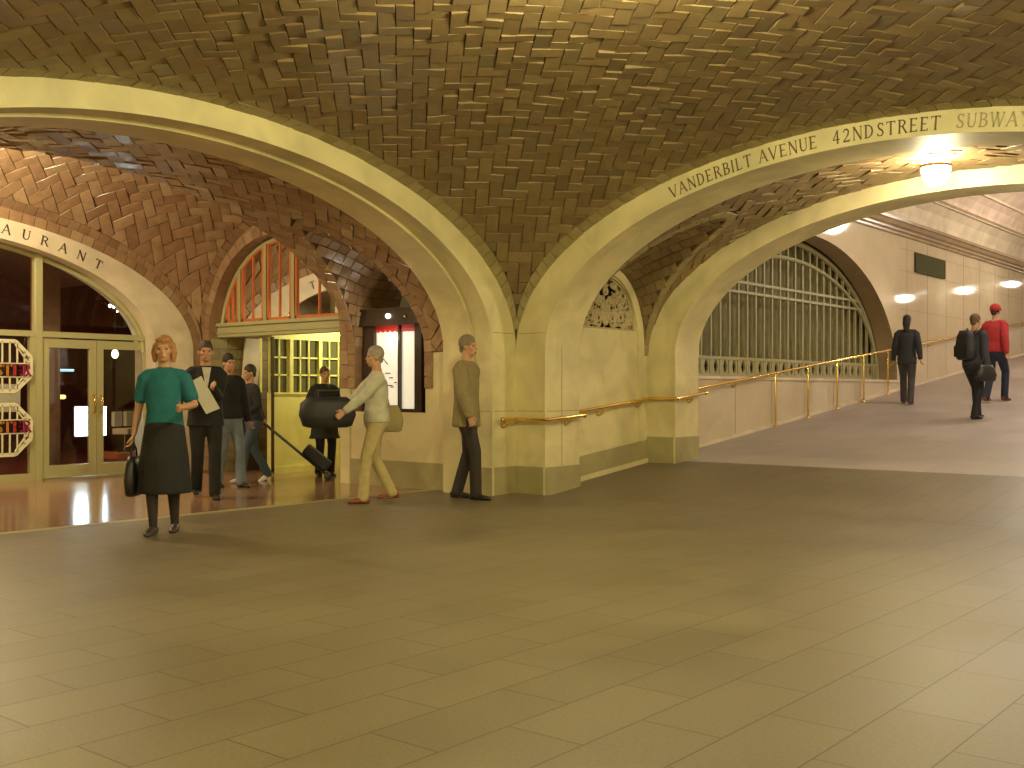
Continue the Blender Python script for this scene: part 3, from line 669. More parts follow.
for i in range(4):
    ya,yb=ed[i]-.05,ed[i+1]+.05; m_=MB(); t=.03
    zA,zB=max(ZL1+.06,wtop(ya,.06)),max(ZL1+.06,wtop(yb,.06))
    m_.box((XW-.02,ya-t,ZL1),(XW+.02,ya,zA),ORANGE); m_.box((XW-.02,yb,ZL1),(XW+.02,yb+t,zB),ORANGE); m_.box((XW-.02,yb,ZL1),(XW+.02,ya,ZL1+.045),ORANGE)
    ym=(ya+yb)/2; m_.box((XW-.012,ym-.012,ZL1),(XW+.012,ym+.012,wtop(ym,.06)),ORANGE)
    m_.tube([(XW,ya+(yb-ya)*k/14,max(ZL1+.02,wtop(ya+(yb-ya)*k/14,.065))) for k in range(15)],.018,ORANGE,6)
    sash=put(m_,'sash',root)
    m_=MB(); gp=[(XW+.005,ya,ZL1)]+[(XW+.005,ya+(yb-ya)*k/14,max(ZL1+.02,wtop(ya+(yb-ya)*k/14,.065))) for k in range(15)]+[(XW+.005,yb,ZL1)]
    m_.face(gp,GLASS); put(m_,'pane',root).parent=sash
# room behind that window and the lit space under it
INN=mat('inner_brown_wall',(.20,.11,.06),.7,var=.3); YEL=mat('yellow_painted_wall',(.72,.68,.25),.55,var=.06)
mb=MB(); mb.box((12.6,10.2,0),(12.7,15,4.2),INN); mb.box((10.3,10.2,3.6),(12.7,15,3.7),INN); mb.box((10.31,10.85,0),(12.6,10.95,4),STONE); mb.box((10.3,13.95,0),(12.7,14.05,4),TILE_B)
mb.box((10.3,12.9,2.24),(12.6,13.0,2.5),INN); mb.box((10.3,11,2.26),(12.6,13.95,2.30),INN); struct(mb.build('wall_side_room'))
mb=MB(); mb.prism([(11.0,12.55,2.35),(11.0,11.75,2.35),(11.0,11.9,2.78),(11.0,12.05,2.86)],[(11.06,12.55,2.35),(11.06,11.75,2.35),(11.06,11.9,2.78),(11.06,12.05,2.86)],STONE_W)
tag(mb.build('slanted_panel'),'pale slanted panel seen through the orange framed window','panel')
mb=MB(); random.seed(12)
for k in range(13):
    x=9.83-(.15 if k%2 else 0)
    while x<12.4:
        x0=max(x+.004,9.83); x1=min(x+.30,12.45)-.004
        mb.box((x0,13.905-random.random()*.008,.004+k*.155),(x1,13.96,.15+k*.155),TILE_E,max(.02,random.random())); x+=.30
struct(mb.build('trim_19'))
plight('side_room_fill',(10.9,13.3,1.85),7,(1,.9,.55),.05)  # added fill for the blocks the partition screens from the office light
xb0,xb1=X_at(241,13.7),X_at(252,13.7); mb=MB(); bz=lambda py: Z_at(py,xb0,13.7)
mb.prism([(xb0,13.70,bz(401)),(xb1+.08,13.70,bz(401)),(xb1+.22,13.74,bz(338)),(xb0+.12,13.74,bz(338))],[(xb0,13.73,bz(401)),(xb1+.08,13.73,bz(401)),(xb1+.22,13.77,bz(338)),(xb0+.12,13.77,bz(338))],STONE_W)
mb.box((xb0-.02,13.66,0),(xb1+.1,13.80,bz(401)),FR)
tag(mb.build('notice_stand'),'pale leaning board on a dark stand beside the glazed partition','stand')
root=thing('glazed_partition','yellow half wall with small-paned glazing seen under the lintel','partition',(10.16,12.9,0))
xs0=10.16; xs1=12.6; zs0,zs1=1.20,1.99
m_=MB(); m_.box((xs0,12.9,0),(xs1,13.0,zs0),YEL); m_.box((xs0,12.87,zs0-.03),(xs1,12.9,zs0),YEL); m_.box((xs0,12.87,0),(xs1,12.9,.1),YEL); put(m_,'half_wall',root)
m_=MB(); m_.box((xs0,12.9,zs1),(xs1,13.0,2.26),YEL); put(m_,'header',root)
m_=MB(); 
for px in (291,320): x=X_at(px,12.9); m_.box((x-.03,12.88,zs0),(x+.03,12.96,zs1),YEL)
m_.box((xs0-.01,12.87,0),(xs0+.03,12.895,2.02),FR); put(m_,'post',root)
m_=MB()
for px in (262,270.5,280,288.5,301,309.5,330,339,349): x=X_at(px,12.9); m_.box((x-.011,12.91,zs0),(x+.011,12.94,zs1),YEL)
for z in (1.46,1.72): m_.box((xs0,12.91,z-.012),(xs1,12.94,z+.012),YEL)
put(m_,'muntin',root)
GD=mat('dark_glazing',(.10,.10,.06),.08); m_=MB(); m_.box((xs0,12.945,zs0),(xs1,12.955,zs1),GD); put(m_,'glazing',root)
# ------------------------------------------------------------------ lettering
G={'A':[[(0,0),(.42,1),.07],[(.42,1),(.84,0),.15],[(.2,.36),(.66,.36),.06]],'V':[[(0,1),(.42,0),.15],[(.42,0),(.84,1),.07]],
'N':[[(.1,0),(.1,1),.07],[(.1,1),(.8,0),.15],[(.8,0),(.8,1),.07]],'E':[[(.12,0),(.12,1),.15],[(.12,.965),(.62,.965),.07],[(.12,.5),(.52,.5),.07],[(.12,.035),(.66,.035),.07],[(.62,.86),(.62,1),.05],[(.66,0),(.66,.16),.05]],
'L':[[(.12,0),(.12,1),.15],[(.12,.035),(.62,.035),.07],[(.62,0),(.62,.18),.05]],'I':[[(.1,0),(.1,1),.15]],'T':[[(.4,0),(.4,1),.15],[(0,.965),(.8,.965),.07],[(.0,.82),(.0,1),.05],[(.8,.82),(.8,1),.05]],
'U':[[(.1,1),(.1,.3),.15],[(.1,.3),(.2,.08),.13],[(.2,.08),(.42,.02),.1],[(.42,.02),(.62,.1),.08],[(.62,.1),(.7,.3),.07],[(.7,.3),(.7,1),.07]],
'D':[[(.12,0),(.12,1),.15],[(.12,.965),(.4,.965),.07],[(.4,.965),(.68,.78),.1],[(.68,.78),(.76,.5),.15],[(.76,.5),(.68,.22),.15],[(.68,.22),(.4,.035),.1],[(.4,.035),(.12,.035),.07]],
'R':[[(.12,0),(.12,1),.15],[(.12,.965),(.42,.965),.07],[(.42,.965),(.6,.86),.1],[(.6,.86),(.62,.7),.14],[(.62,.7),(.42,.52),.1],[(.42,.52),(.12,.5),.06],[(.4,.5),(.78,0),.14]],
'B':[[(.12,0),(.12,1),.15],[(.12,.965),(.42,.965),.07],[(.42,.965),(.58,.86),.1],[(.58,.86),(.58,.68),.13],[(.58,.68),(.4,.53),.08],[(.4,.53),(.12,.53),.06],[(.4,.53),(.64,.42),.1],[(.64,.42),(.66,.18),.15],[(.66,.18),(.46,.035),.1],[(.46,.035),(.12,.035),.07]],
'S':[[(.58,.8),(.46,.95),.07],[(.46,.95),(.24,.97),.08],[(.24,.97),(.1,.8),.12],[(.1,.8),(.2,.58),.14],[(.2,.58),(.5,.42),.15],[(.5,.42),(.6,.22),.13],[(.6,.22),(.46,.04),.1],[(.46,.04),(.22,.03),.07],[(.22,.03),(.06,.2),.07],[(.58,.76),(.58,.98),.04],[(.06,.02),(.06,.24),.04]],
'O':[[(.42+.40*cos(2*PI*i/14),.5+.48*sin(2*PI*i/14)),(.42+.40*cos(2*PI*(i+1)/14),.5+.48*sin(2*PI*(i+1)/14)),.07+.08*abs(cos(2*PI*(i+.5)/14))] for i in range(14)],
'Y':[[(0,1),(.4,.48),.15],[(.8,1),(.4,.48),.07],[(.4,.5),(.4,0),.14]],'W':[[(0,1),(.3,0),.15],[(.3,0),(.56,1),.07],[(.5,1),(.8,0),.15],[(.8,0),(1.1,1),.07]],
'4':[[(.5,0),(.5,1),.14],[(.5,1),(.04,.3),.07],[(.04,.3),(.72,.3),.07]],'2':[[(.06,.76),(.16,.94),.08],[(.16,.94),(.4,.97),.1],[(.4,.97),(.58,.8),.13],[(.58,.8),(.5,.5),.13],[(.5,.5),(.04,.04),.08],[(.04,.04),(.66,.05),.12],[(.66,.03),(.7,.2),.05]]}
SER={'A':((0,0),(.84,0)),'V':((0,1),(.84,1)),'N':((.1,0),(.1,1),(.8,1)),'I':((.1,0),(.1,1)),'U':((.1,1),(.7,1)),'D':((.06,0),(.06,1)),'R':((.12,0),(.8,0),(.06,1)),'B':((.06,0),(.06,1)),'L':((.12,1),(.06,0)),'E':((.06,0),(.06,1)),'T':((.4,0),),'Y':((0,1),(.8,1),(.4,0)),'W':((0,1),(.56,1),(1.1,1)),'4':((.5,0),)}
WID={'I':.2,'W':1.1,'A':.84,'V':.84,'N':.85,'D':.78,'U':.75,'O':.84,'E':.68,'L':.64,'T':.8,'R':.78,'B':.68,'S':.62,'Y':.8,'4':.74,'2':.7}
def glyph(mb,ch,M,m,d=.004):
    """M(x,y,depth)->world"""
    segs=list(G[ch])+[[(x-.11,y+(.02 if y==0 else -.02)),(x+.11,y+(.02 if y==0 else -.02)),.04] for x,y in SER.get(ch,())]
    for (a,b,w_) in segs:
        L_=math.hypot(b[0]-a[0],b[1]-a[1]); ux,uy=(b[0]-a[0])/L_,(b[1]-a[1])/L_; h=w_/2
        e=.02
        q=[(a[0]-ux*e-uy*h,a[1]-uy*e+ux*h),(a[0]-ux*e+uy*h,a[1]-uy*e-ux*h),(b[0]+ux*e+uy*h,b[1]+uy*e-ux*h),(b[0]+ux*e-uy*h,b[1]+uy*e+ux*h)]
        mb.prism([M(x,y,0) for x,y in q],[M(x,y,d) for x,y in q],m)
def arc_text(text,axis,c0,plane,zs,a,b,H,starts,gap,xs,sgn,mats,parent):
    """letters standing on the ellipse (a,b); start is the arc length from the crown; sgn the reading direction of the wall coordinate"""
    ph=np.linspace(-PI/2,PI/2,2001); uu=a*np.sin(ph); zz=b*np.cos(ph); L=np.r_[0,np.cumsum(np.hypot(np.diff(uu),np.diff(zz)))]; L-=L[1000]
    wi=0; mb=MB()
    words=text.split(' ')
    for wd in words:
        m=mats[min(wi,len(mats)-1)]; s=starts[wi]
        for ch in wd:
            wch=WID[ch]*H*xs; mid=s+wch/2; p=float(np.interp(mid*1.0,L,ph))
            u,z=a*sin(p),b*cos(p); tx,tz=a*cos(p),-b*sin(p); l=math.hypot(tx,tz); tx/=l; tz/=l
            def M(x,y,d,u=u,z=z,tx=tx,tz=tz,wch=wch):
                dx=(x*H*xs-wch/2); U=u+tx*dx-tz*y*H; Z=zs+z+tz*dx+tx*y*H
                U=c0+sgn*U; 
                return (plane-d,U,Z) if axis=='X' else (U,plane-d,Z)
            glyph(mb,ch,M,m); s+=wch+gap
        wi+=1
    return mb.build('inscription',parent)
# right arch reads with Y falling: sgn -1
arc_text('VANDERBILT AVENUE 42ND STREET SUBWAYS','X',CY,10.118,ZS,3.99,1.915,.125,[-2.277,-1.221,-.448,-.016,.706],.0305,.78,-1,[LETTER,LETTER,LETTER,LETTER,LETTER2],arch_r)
# ------------------------------------------------------------------ restaurant front
RY=14.08
mb=MB(); ring(mb,'Y',CX,RY+.02,14.6,3.88,1.72,4.8,2.6,TILE_B,zs=1.8); mb.r=[.4]*len(mb.f); struct(mb.build('wall_restaurant'))
mb=MB(); ring(mb,'Y',CX,RY-.02,14.6,3.26,1.47,3.9,1.72,STONE_W,zs=1.8); arch_o=struct(mb.build('trim_15'))
mb=MB(); wall_blocks(mb,'Y',RY+.02,-1,CX,3.9,1.8,1.72,.3,.14,TILE_B,.17,8); struct(mb.build('trim_16'))
OY=dict(a=3.34,b=1.52)
otext=arc_text('OYSTER BAR RESTAURANT','Y',CX,RY-.022,1.8,3.44,1.535,.125,[-2.69,-.96,.0025],.163,1,1,[LETTERK],arch_o)
SY=14.34   # plane of the glazed screen
def zi(py,px): x=X_at(px,SY); return Z_at(py,x,SY)
sx=lambda px: X_at(px,SY)
inz=lambda x: 1.8+1.47*sqrt(max(0,1-((x-CX)/3.26)**2))
ZT0,ZT1=zi(336.5,30),zi(330.8,30)
root=thing('restaurant_screen','green painted glazed screen with fanlight filling the restaurant arch','window',(CX,SY,0)); root['kind']='structure'; root.name='window_2'
m_=MB(); m_.box((2.4,SY-.05,ZT0),(9.02,SY+.05,ZT1),GREEN); put(m_,'transom',root)
m_=MB(); pts=[(CX+3.22*sin(-PI/2+PI*i/60),SY,1.8+1.44*cos(-PI/2+PI*i/60)) for i in range(61)]; m_.tube(pts,.045,GREEN,6); put(m_,'window_frame',root)
xm=sx(37.3); 
for x in (xm,2*CX-xm): m_=MB(); m_.box((x-.045,SY-.06,0),(x+.045,SY+.06,inz(x)),GREEN); put(m_,'mullion',root)
xl,xr=2*CX-xm,xm
lx,rx_=min(xl,xr),max(xl,xr)
m_=MB(); m_.box((lx+.046,SY-.04,.001),(rx_-.12,SY+.04,.11),GREEN); m_.box((rx_-.12,SY-.042,0),(rx_-.046,SY+.042,ZT0-.001),GREEN); put(m_,'bottom_rail',root)
m_=MB(); gp=[(CX+3.2*sin(-PI/2+PI*i/40),SY,1.8+1.42*cos(-PI/2+PI*i/40)) for i in range(41)]; m_.face([p for p in gp if p[2]>ZT1]+[],GLASS); put(m_,'pane',root)
m_=MB(); m_.face([(lx,SY,.1),(rx_,SY,.1),(rx_,SY,ZT0),(lx,SY,ZT0)],GLASS); put(m_,'pane',root)
def leaf(name,x0,x1,hinge):
    root=thing(name,'green framed glass door','door',(x0,SY,0)); root['kind']='structure'
    z0,z1=.03,ZT0-.02; st=.10
    m_=MB(); m_.box((x0,SY-.03,z0),(x0+st,SY+.03,z1),GREEN); m_.box((x1-st,SY-.03,z0),(x1,SY+.03,z1),GREEN); m_.box((x0+st,SY-.027,z1-.12),(x1-st,SY+.027,z1),GREEN); m_.box((x0+st,SY-.027,z0),(x1-st,SY+.027,z0+.17),GREEN); df_=put(m_,'door_frame',root)
    m_=MB(); m_.face([(x0+st,SY,z0+.17),(x1-st,SY,z0+.17),(x1-st,SY,z1-.12),(x0+st,SY,z1-.12)],GLASS); put(m_,'pane',root)
    hx=(x1-.05) if hinge<0 else x0+.05
    m_=MB(); m_.tube([(hx,SY-.03,1.16),(hx,SY-.09,1.15),(hx,SY-.09,.92),(hx,SY-.03,.91)],.013,BRASS,8); put(m_,'door_handle',root,True).parent=df_
    
xd0,xd1,xd2=sx(41),sx(95.6),sx(148)
leaf('door_1',xd0,xd1-.004,-1); leaf('door_2',xd1+.004,xd2,1)
mb=MB(); mb.box((xd2,SY-.05,0),(9.05,SY+.05,ZT1),GREEN); mb.box((8.95,SY-.02,0),(9.1,SY+.2,3.0),STONE); struct(mb.build('trim_17'))
mb=MB(); mb.box((xd0,SY-.12,0),(xd2,SY+.1,.022),mat('metal_sill',(.6,.58,.5),.25,.8)); struct(mb.build('trim_18'))
# octagon lattice sign hung in the fixed light
SIGN=mat('sign_cream',(.78,.74,.52),.5); PAN=mat('sign_grey_panel',(.36,.34,.27),.5)
sxc=sx(-1); sY=SY-.09
def zi2(py): return Z_at(py,sxc,sY)
root=thing('octagon_sign','cream sign of two stacked lattice octagons behind the restaurant glass','sign',(sxc,sY,0.3))
def bar(m_,p,q,t=.028,m=SIGN):
    L_=math.hypot(q[0]-p[0],q[1]-p[1]); ux,uz=(q[0]-p[0])/L_,(q[1]-p[1])/L_; h=t/2
    Q=[(p[0]-uz*h,p[1]+ux*h),(p[0]+uz*h,p[1]-ux*h),(q[0]+uz*h,q[1]-ux*h),(q[0]-uz*h,q[1]+ux*h)]
    m_.prism([(x,sY-.01,z) for x,z in Q],[(x,sY+.012,z) for x,z in Q],m)
LC=[mat('sign_yellow',(.75,.55,.08),.5),mat('sign_amber',(.78,.40,.06),.5),mat('sign_gold',(.75,.42,.07),.5),mat('sign_orange',(.75,.28,.05),.5),mat('sign_red',(.62,.06,.06),.5),mat('sign_magenta',(.50,.03,.14),.5)]
for cy_,ty in ((366,370),(430,427)):
    R=.385; zc=zi2(cy_); m_=MB(); V=[(sxc+R*x,zc+R*.86*z) for x,z in ((-.45,1),(.45,1),(1,.38),(1,-.38),(.45,-1),(-.45,-1),(-1,-.38),(-1,.38))]
    for i in range(8): bar(m_,V[i-1],V[i],.05)
    zt_=zi2(ty)
    for k in (-3,-2,-1,0,1,2,3):
        x=sxc+k*.10; ze=zc+R*.86*(1 if abs(k)*.10<.173 else 1-(abs(k)*.10-.173)/.212*.62); zn=2*zc-ze
        bar(m_,(x,zt_+.09),(x,ze),.016); bar(m_,(x,zt_-.09),(x,zn),.016)
    for s_ in (-1,1):
        bar(m_,(sxc+s_*.37,zc+.02),(sxc+s_*.17,zc+.29),.016); bar(m_,(sxc+s_*.37,zc-.02),(sxc+s_*.17,zc-.29),.016)
    bar(m_,(sxc-.37,zt_+.09),(sxc+.37,zt_+.09),.014); bar(m_,(sxc-.37,zt_-.09),(sxc+.37,zt_-.09),.014)
    put(m_,'octagon_lattice',root)
    m_=MB(); HH=.15; x=sxc-.385
    for ch,mm in zip('OYSTER',LC):
        k=.120/(WID[ch]*HH)*.86
        glyph(m_,ch,lambda a,b,d,x=x,k=k: (x+a*HH*k,sY-.014-d,zt_-HH/2+b*HH),mm); 
        glyph(m_,ch,lambda a,b,d,x=x,k=k: (x+.012+a*HH*k,sY-.014-d,zt_-HH/2+b*HH),mm); x+=.130
    o=put(m_,'lettering',root); o['label']='yellow to red lettering'
m_=MB(); m_.box((sxc-.26,sY-.005,zi2(412)),(sxc+.24,sY+.01,zi2(384)),PAN); put(m_,'centre_panel',root)
for dx in (-.3,.3): m_=MB(); m_.tube([(sxc+dx,sY,zi2(345)),(sxc+dx,sY+.0,ZT0)],.005,FR,6); put(m_,'hanging_wire',root)
# restaurant interior
DR=mat('dark_red_wall',(.085,.022,.014),.35,var=.3); DRF=mat('red_lino',(.16,.035,.02),.3); INT=mat('inner_tile_vault',(.17,.09,.05),.6,var=.4,vscale=14)
mb=MB(); mb.box((1.5,21.0,0),(14,21.2,4.6),DR); mb.box((14,14.6,0),(14.2,21.2,4.6),DR); mb.box((1.4,14.6,0),(1.5,21.2,4.6),DR)
pr=[(CX-5+10*i/30,3.2+.9*sin(PI*i/30)) for i in range(31)]; mb.grid([[(x,14.6,z) for x,z in pr],[(x,21.1,z) for x,z in pr]],INT)
mb.box((8.3,16.1,0),(8.62,16.4,3.6),TILE_B); mb.box((11.2,15.6,0),(11.6,16.0,3.4),TILE_B)
struct(mb.build('wall_dining'))
mb=MB(); mb.face([(1.5,14.6,.005),(14,14.6,.005),(14,21,.005),(1.5,21,.005)],DRF); struct(mb.build('floor'))
def P3(px,py,Y): x=X_at(px,Y); return (x,Y,Z_at(py,x,Y))
# lit menu board
MEN=mat('lit_menu',(.9,.95,1),.4,emit=(.72,.95,1.0),estr=16)
Yb=15.6; a_=P3(75,407,Yb); b_=P3(105.5,435,Yb)
root=thing('menu_board','brightly lit white board just inside the restaurant doors','menu board',((a_[0]+b_[0])/2,Yb,0))
m_=MB(); m_.box((a_[0],Yb-.02,b_[2]),(b_[0],Yb,a_[2]),MEN); put(m_,'lit_face',root)
m_=MB(); m_.box((a_[0]-.02,Yb-.0,b_[2]-.02),(b_[0]+.02,Yb+.03,a_[2]+.02),FR); xm_=(a_[0]+b_[0])/2; m_.box((xm_-.02,Yb,0),(xm_+.02,Yb+.03,b_[2]),FR); m_.box((xm_-.18,Yb-.12,0.006),(xm_+.18,Yb+.14,.03),FR); put(m_,'stand',root)
BL=mat('blue_tube',(.5,.8,.9),.4,emit=(.35,.7,.85),estr=1.2); YT=mat('amber_tube',(1,.8,.4),.4,emit=(1,.65,.2),estr=2.5)
a_=P3(47,370,17.5); b_=P3(73,371,17.5); m_=MB(); m_.tube([a_,(b_[0],17.5,a_[2])],.022,BL,8); tag(m_.build('strip_light'),'thin bluish strip light inside the restaurant, upper of two','light')
a_=P3(48,397,17.5); b_=P3(64,397,17.5); m_=MB(); m_.tube([a_,(b_[0],17.5,a_[2])],.035,YT,8); tag(m_.build('strip_light'),'short amber strip light inside the restaurant, lower of two','light')
p=P3(115,354,16.6); root=thing('globe_lamp','small bright globe lamp hanging inside behind the right glass door','lamp',p)
m_=MB(); m_.ball(p,(.055,.055,.075),mat('globe_lit',(1,.9,.6),.4,emit=(1,.85,.5),estr=5)); put(m_,'globe',root,True)
m_=MB(); m_.tube([(p[0],p[1],p[2]+.07),(p[0],p[1],3.4)],.006,FR,6); put(m_,'cord',root)
p=P3(108,306,16.4); root=thing('track_spotlight','cluster of small track spots seen in the restaurant fanlight','spotlight',p)
for k,(dx,dz) in enumerate(((0,0),(.07,-.01),(.13,-.08))):
    m_=MB(); m_.tube([(p[0]+dx,p[1]-.04,p[2]+dz),(p[0]+dx,p[1]+.06,p[2]+dz+.03)],[.035,.03],FR,8); 
    m_.ball((p[0]+dx,p[1]-.055,p[2]+dz),.028 if k<2 else .018,CASEL); put(m_,'spot',root,True)
m_=MB(); m_.box((p[0]-.25,p[1],p[2]+.05),(p[0]+.3,p[1]+.03,p[2]+.08),FR); m_.tube([(p[0],p[1],p[2]+.08),(p[0],p[1],3.9)],.01,FR,6); put(m_,'track',root)
# two cream swivel chairs
CH=mat('cream_vinyl',(.72,.66,.48),.45)
def chair(px,py,Y,label,az):
    x,y,_=P3(px,450,Y)
    root=thing('swivel_chair',label,'chair',(x,y,.1),az,'cream swivel chairs inside'); root.scale=(.72,.72,.78)
    def B(a,b,m,name,sm=False):
        m_=MB(); m_.box(a,b,m); o=m_.build(name,root); md=o.modifiers.new('b','BEVEL'); md.width=.02; md.segments=3; return o
    B((-.22,-.2,.42),(.22,.22,.56),CH,'seat'); B((-.21,.16,.60),(.21,.25,.95),CH,'backrest')
    m_=MB(); m_.tube([(0,0,.03),(0,0,.42)],.028,mat('chrome',(.7,.7,.7),.15,1),10); m_.lathe([(.0,.04),(.06,.04),(.19,.015),(.2,.0),(0,0)],(0,0,0),MATS['chrome']); m_.build('pedestal',root,True)
    m_=MB(); m_.box((-.03,.2,.45),(.03,.24,.7),MATS['chrome']); m_.build('back_bracket',root)
for k_,(px,lb) in enumerate(((124.5,'cream swivel chair inside the restaurant, left one of the pair by the glass'),(136,'cream swivel chair inside the restaurant, right one of the pair by the glass'))):
    chair(px,450,18.2+.12*k_,lb,.55)
x,y,_=P3(122,458,18.2); mb=MB(); mb.box((x-.35,y-.45,.006),(x+.85,y+.5,.10),mat('orange_step',(.62,.22,.10),.5)); tag(mb.build('raised_step'),'low orange-red step under the cream chairs','step')
# ------------------------------------------------------------------ people
def remeshed(mb,name,m,parent,vox=.011,it=3,fac=.5):
    me=bpy.data.meshes.new('t'); me.from_pydata(mb.v,[],mb.f); o=bpy.data.objects.new('t',me); COL.objects.link(o)
    r=o.modifiers.new('r','REMESH'); r.mode='VOXEL'; r.voxel_size=vox; r.use_smooth_shade=True
    q=o.modifiers.new('s','SMOOTH'); q.factor=fac; q.iterations=it
    dg=bpy.context.evaluated_depsgraph_get(); dg.update(); ev=o.evaluated_get(dg); nm=bpy.data.meshes.new_from_object(ev); bpy.data.objects.remove(o); nm.name=name
    nm.materials.clear(); nm.materials.append(m)
    p=bpy.data.objects.new(name,nm); COL.objects.link(p)
    if parent: p.parent=parent
    return p
def cloth(name,col,rough=.85): return mat(name,col,rough,var=.12,vscale=14,bump=.25,bscale=60)
SKIN=mat('skin',(.50,.27,.16),.5,spec=.4); EYE=mat('eye',(.03,.02,.015),.2); LIP=mat('lips',(.36,.11,.08),.5)
def ik(a,c,l1,l2,pole):
    a,c,pole=Vector(a),Vector(c),Vector(pole); d=c-a; L=d.length; 
    if L>(l1+l2)*.995: c=a+d*((l1+l2)*.995/L); d=c-a; L=d.length
    x=(l1*l1-l2*l2+L*L)/(2*L); h=sqrt(max(0,l1*l1-x*x)); n=d/L; p=pole-n*pole.dot(n); p.normalize(); return a+n*x+p*h,c
def person(label,loc,heading,h,feet,hands,o,lean=0.,turn=0.,grip=('r','r')):
    """local frame: +Y forward, +X the person's right.  feet {L,R}:(x,y,lift)  hands {L,R}:(x,y,z)"""
    s=h/1.76; root=thing('person',label,'person',loc,heading)
    V=lambda x,y,z:(x*s,y*s,z*s)
    hipz=.93-.02*abs(feet['R'][1]-feet['L'][1])
    J={}
    for k,sg in (('L',-1),('R',1)):
        fx,fy,fz=feet[k]; hp=(sg*.09,0,hipz); an=(fx,fy,.085+fz); kn,an=ik(hp,an,.43,.43,(0.02*sg,1,0.05)); J['hip'+k]=hp; J['kn'+k]=kn; J['an'+k]=an
        ly=lean; sh=(sg*.170,ly,1.400); el,wr=ik(sh,hands[k],.285,.255,(sg*.35,-1,-.25)); J['sh'+k]=sh; J['el'+k]=el; J['wr'+k]=wr
    ly=lean
    b=MB()
    # head: cranium, jaw, brow, nose, ears
    hc=Vector((0,ly+.02,1.625)); ct,st=cos(turn),sin(turn)
    def H(x,y,z): return V(hc.x+x*ct-y*st,hc.y+x*st+y*ct,hc.z+z)
    b.ball(H(0,-.008,.03),(.074*s,.093*s,.094*s),SKIN,16,12); b.ball(H(0,.022,-.045),(.056*s,.064*s,.068*s),SKIN,14,10); b.ball(H(0,.055,-.085),(.026*s,.024*s,.02*s),SKIN)
    b.tube([H(0,.078,.012),H(0,.098,-.022),H(0,.086,-.032)],[.008*s,.013*s,.010*s],SKIN,8)
    b.ball(H(0,.070,.030),(.05*s,.018*s,.014*s),SKIN); b.ball(H(0,.082,-.058),(.022*s,.010*s,.009*s),SKIN)
    for sg in (-1,1): b.ball(H(sg*.076,-.005,-.005),(.012*s,.019*s,.031*s),SKIN); b.ball(H(sg*.04,.055,-.02),(.024*s,.022*s,.02*s),SKIN)
    b.tube([V(0,ly-.012,1.43),V(0,ly-.0,1.50),H(0,-.012,-.05)],[.062*s,.054*s,.054*s],SKIN,14)
    tw=o.get('w',1.0)
    b.tube([V(0,0,.92),V(0,ly*.3,1.05),V(0,ly*.7,1.22),V(0,ly,1.36),V(0,ly,1.44)],[.155*s*tw,.135*s*tw,.15*s*tw,.150*s*tw,.08*s],SKIN,18,side=(1,0,0),asp=[.68,.68,.66,.6,.6])
    for k,sg in (('L',-1),('R',1)):
        sh,el,wr=[Vector(J[q+k])*s for q in ('sh','el','wr')]
        b.tube([sh+Vector((-sg*.05*s,0,0)),sh+Vector((0,0,-.01*s)),sh.lerp(el,.5),el,el.lerp(wr,.4),wr],[.05*s,.052*s,.044*s,.037*s,.035*s,.025*s],SKIN,12)
        # hand: palm, four unequal curled fingers, thumb leaving the side of the palm
        d=(wr-el).normalized(); sd=Vector((0,1,0)) if abs(d.y)<.7 else Vector((0,0,1)); sd=(sd-d*sd.dot(d)).normalized(); nrm=d.cross(sd)*sg
        if o.get('palm')=='up': nrm=-nrm
        pc=wr+d*.05*s; b.tube([wr-d*.005*s,wr+d*.03*s,wr+d*.08*s],[.028*s,.036*s,.038*s],SKIN,12,side=sd,asp=.42)
        curl=o.get('curl',.55)
        for i,(off,ln) in enumerate(((.029,.070),(.010,.078),(-.010,.073),(-.028,.058))):
            p=wr+d*.082*s+sd*off*s; pts=[p-d*.012*s,p]; q=0
            for fr in (.42,.33,.25): q+=curl; p=p+(d*cos(q)+nrm*sin(q))*ln*fr*s; pts.append(p)
            b.tube(pts,[.0095*s,.0095*s,.009*s,.0085*s,.0075*s],SKIN,8)
        p=wr+d*.025*s+sd*.026*s; pts=[p,p+(d*.6+sd*.7+nrm*.25)*.030*s]; pts.append(pts[-1]+(d*.85+sd*.3+nrm*.4)*.028*s); pts.append(pts[-1]+(d*.9+nrm*.5)*.022*s)
        b.tube(pts,[.013*s,.0115*s,.010*s,.0085*s],SKIN,8)
        hp,kn,an=[Vector(J[q+k])*s for q in ('hip','kn','an')]
        b.tube([hp,hp.lerp(kn,.5),kn,kn.lerp(an,.35),an,an+Vector((0,.0,-.04*s))],[.085*s,.072*s,.052*s,.052*s,.034*s,.036*s],SKIN,12)
    remeshed(b,'body',SKIN,root,.0085*s,2)
    for sg in (-1,1): e=MB(); e.ball(H(sg*.031,.072,.008),(.012*s,.008*s,.007*s),EYE,8,6); e.build('eye',root,True)
    e=MB(); e.ball(H(0,.090,-.060),(.020*s,.006*s,.006*s),LIP,10,6); e.build('mouth',root,True)
    # hair
    hm=mat('hair_'+o['hairname'],o['hair'],.6,var=.35,vscale=60,bump=.6,bscale=120); e=MB()
    e.ball(H(0,-.014,.046),(.082*s,.098*s,.094*s),hm,16,12)
    st_=o.get('style','short')
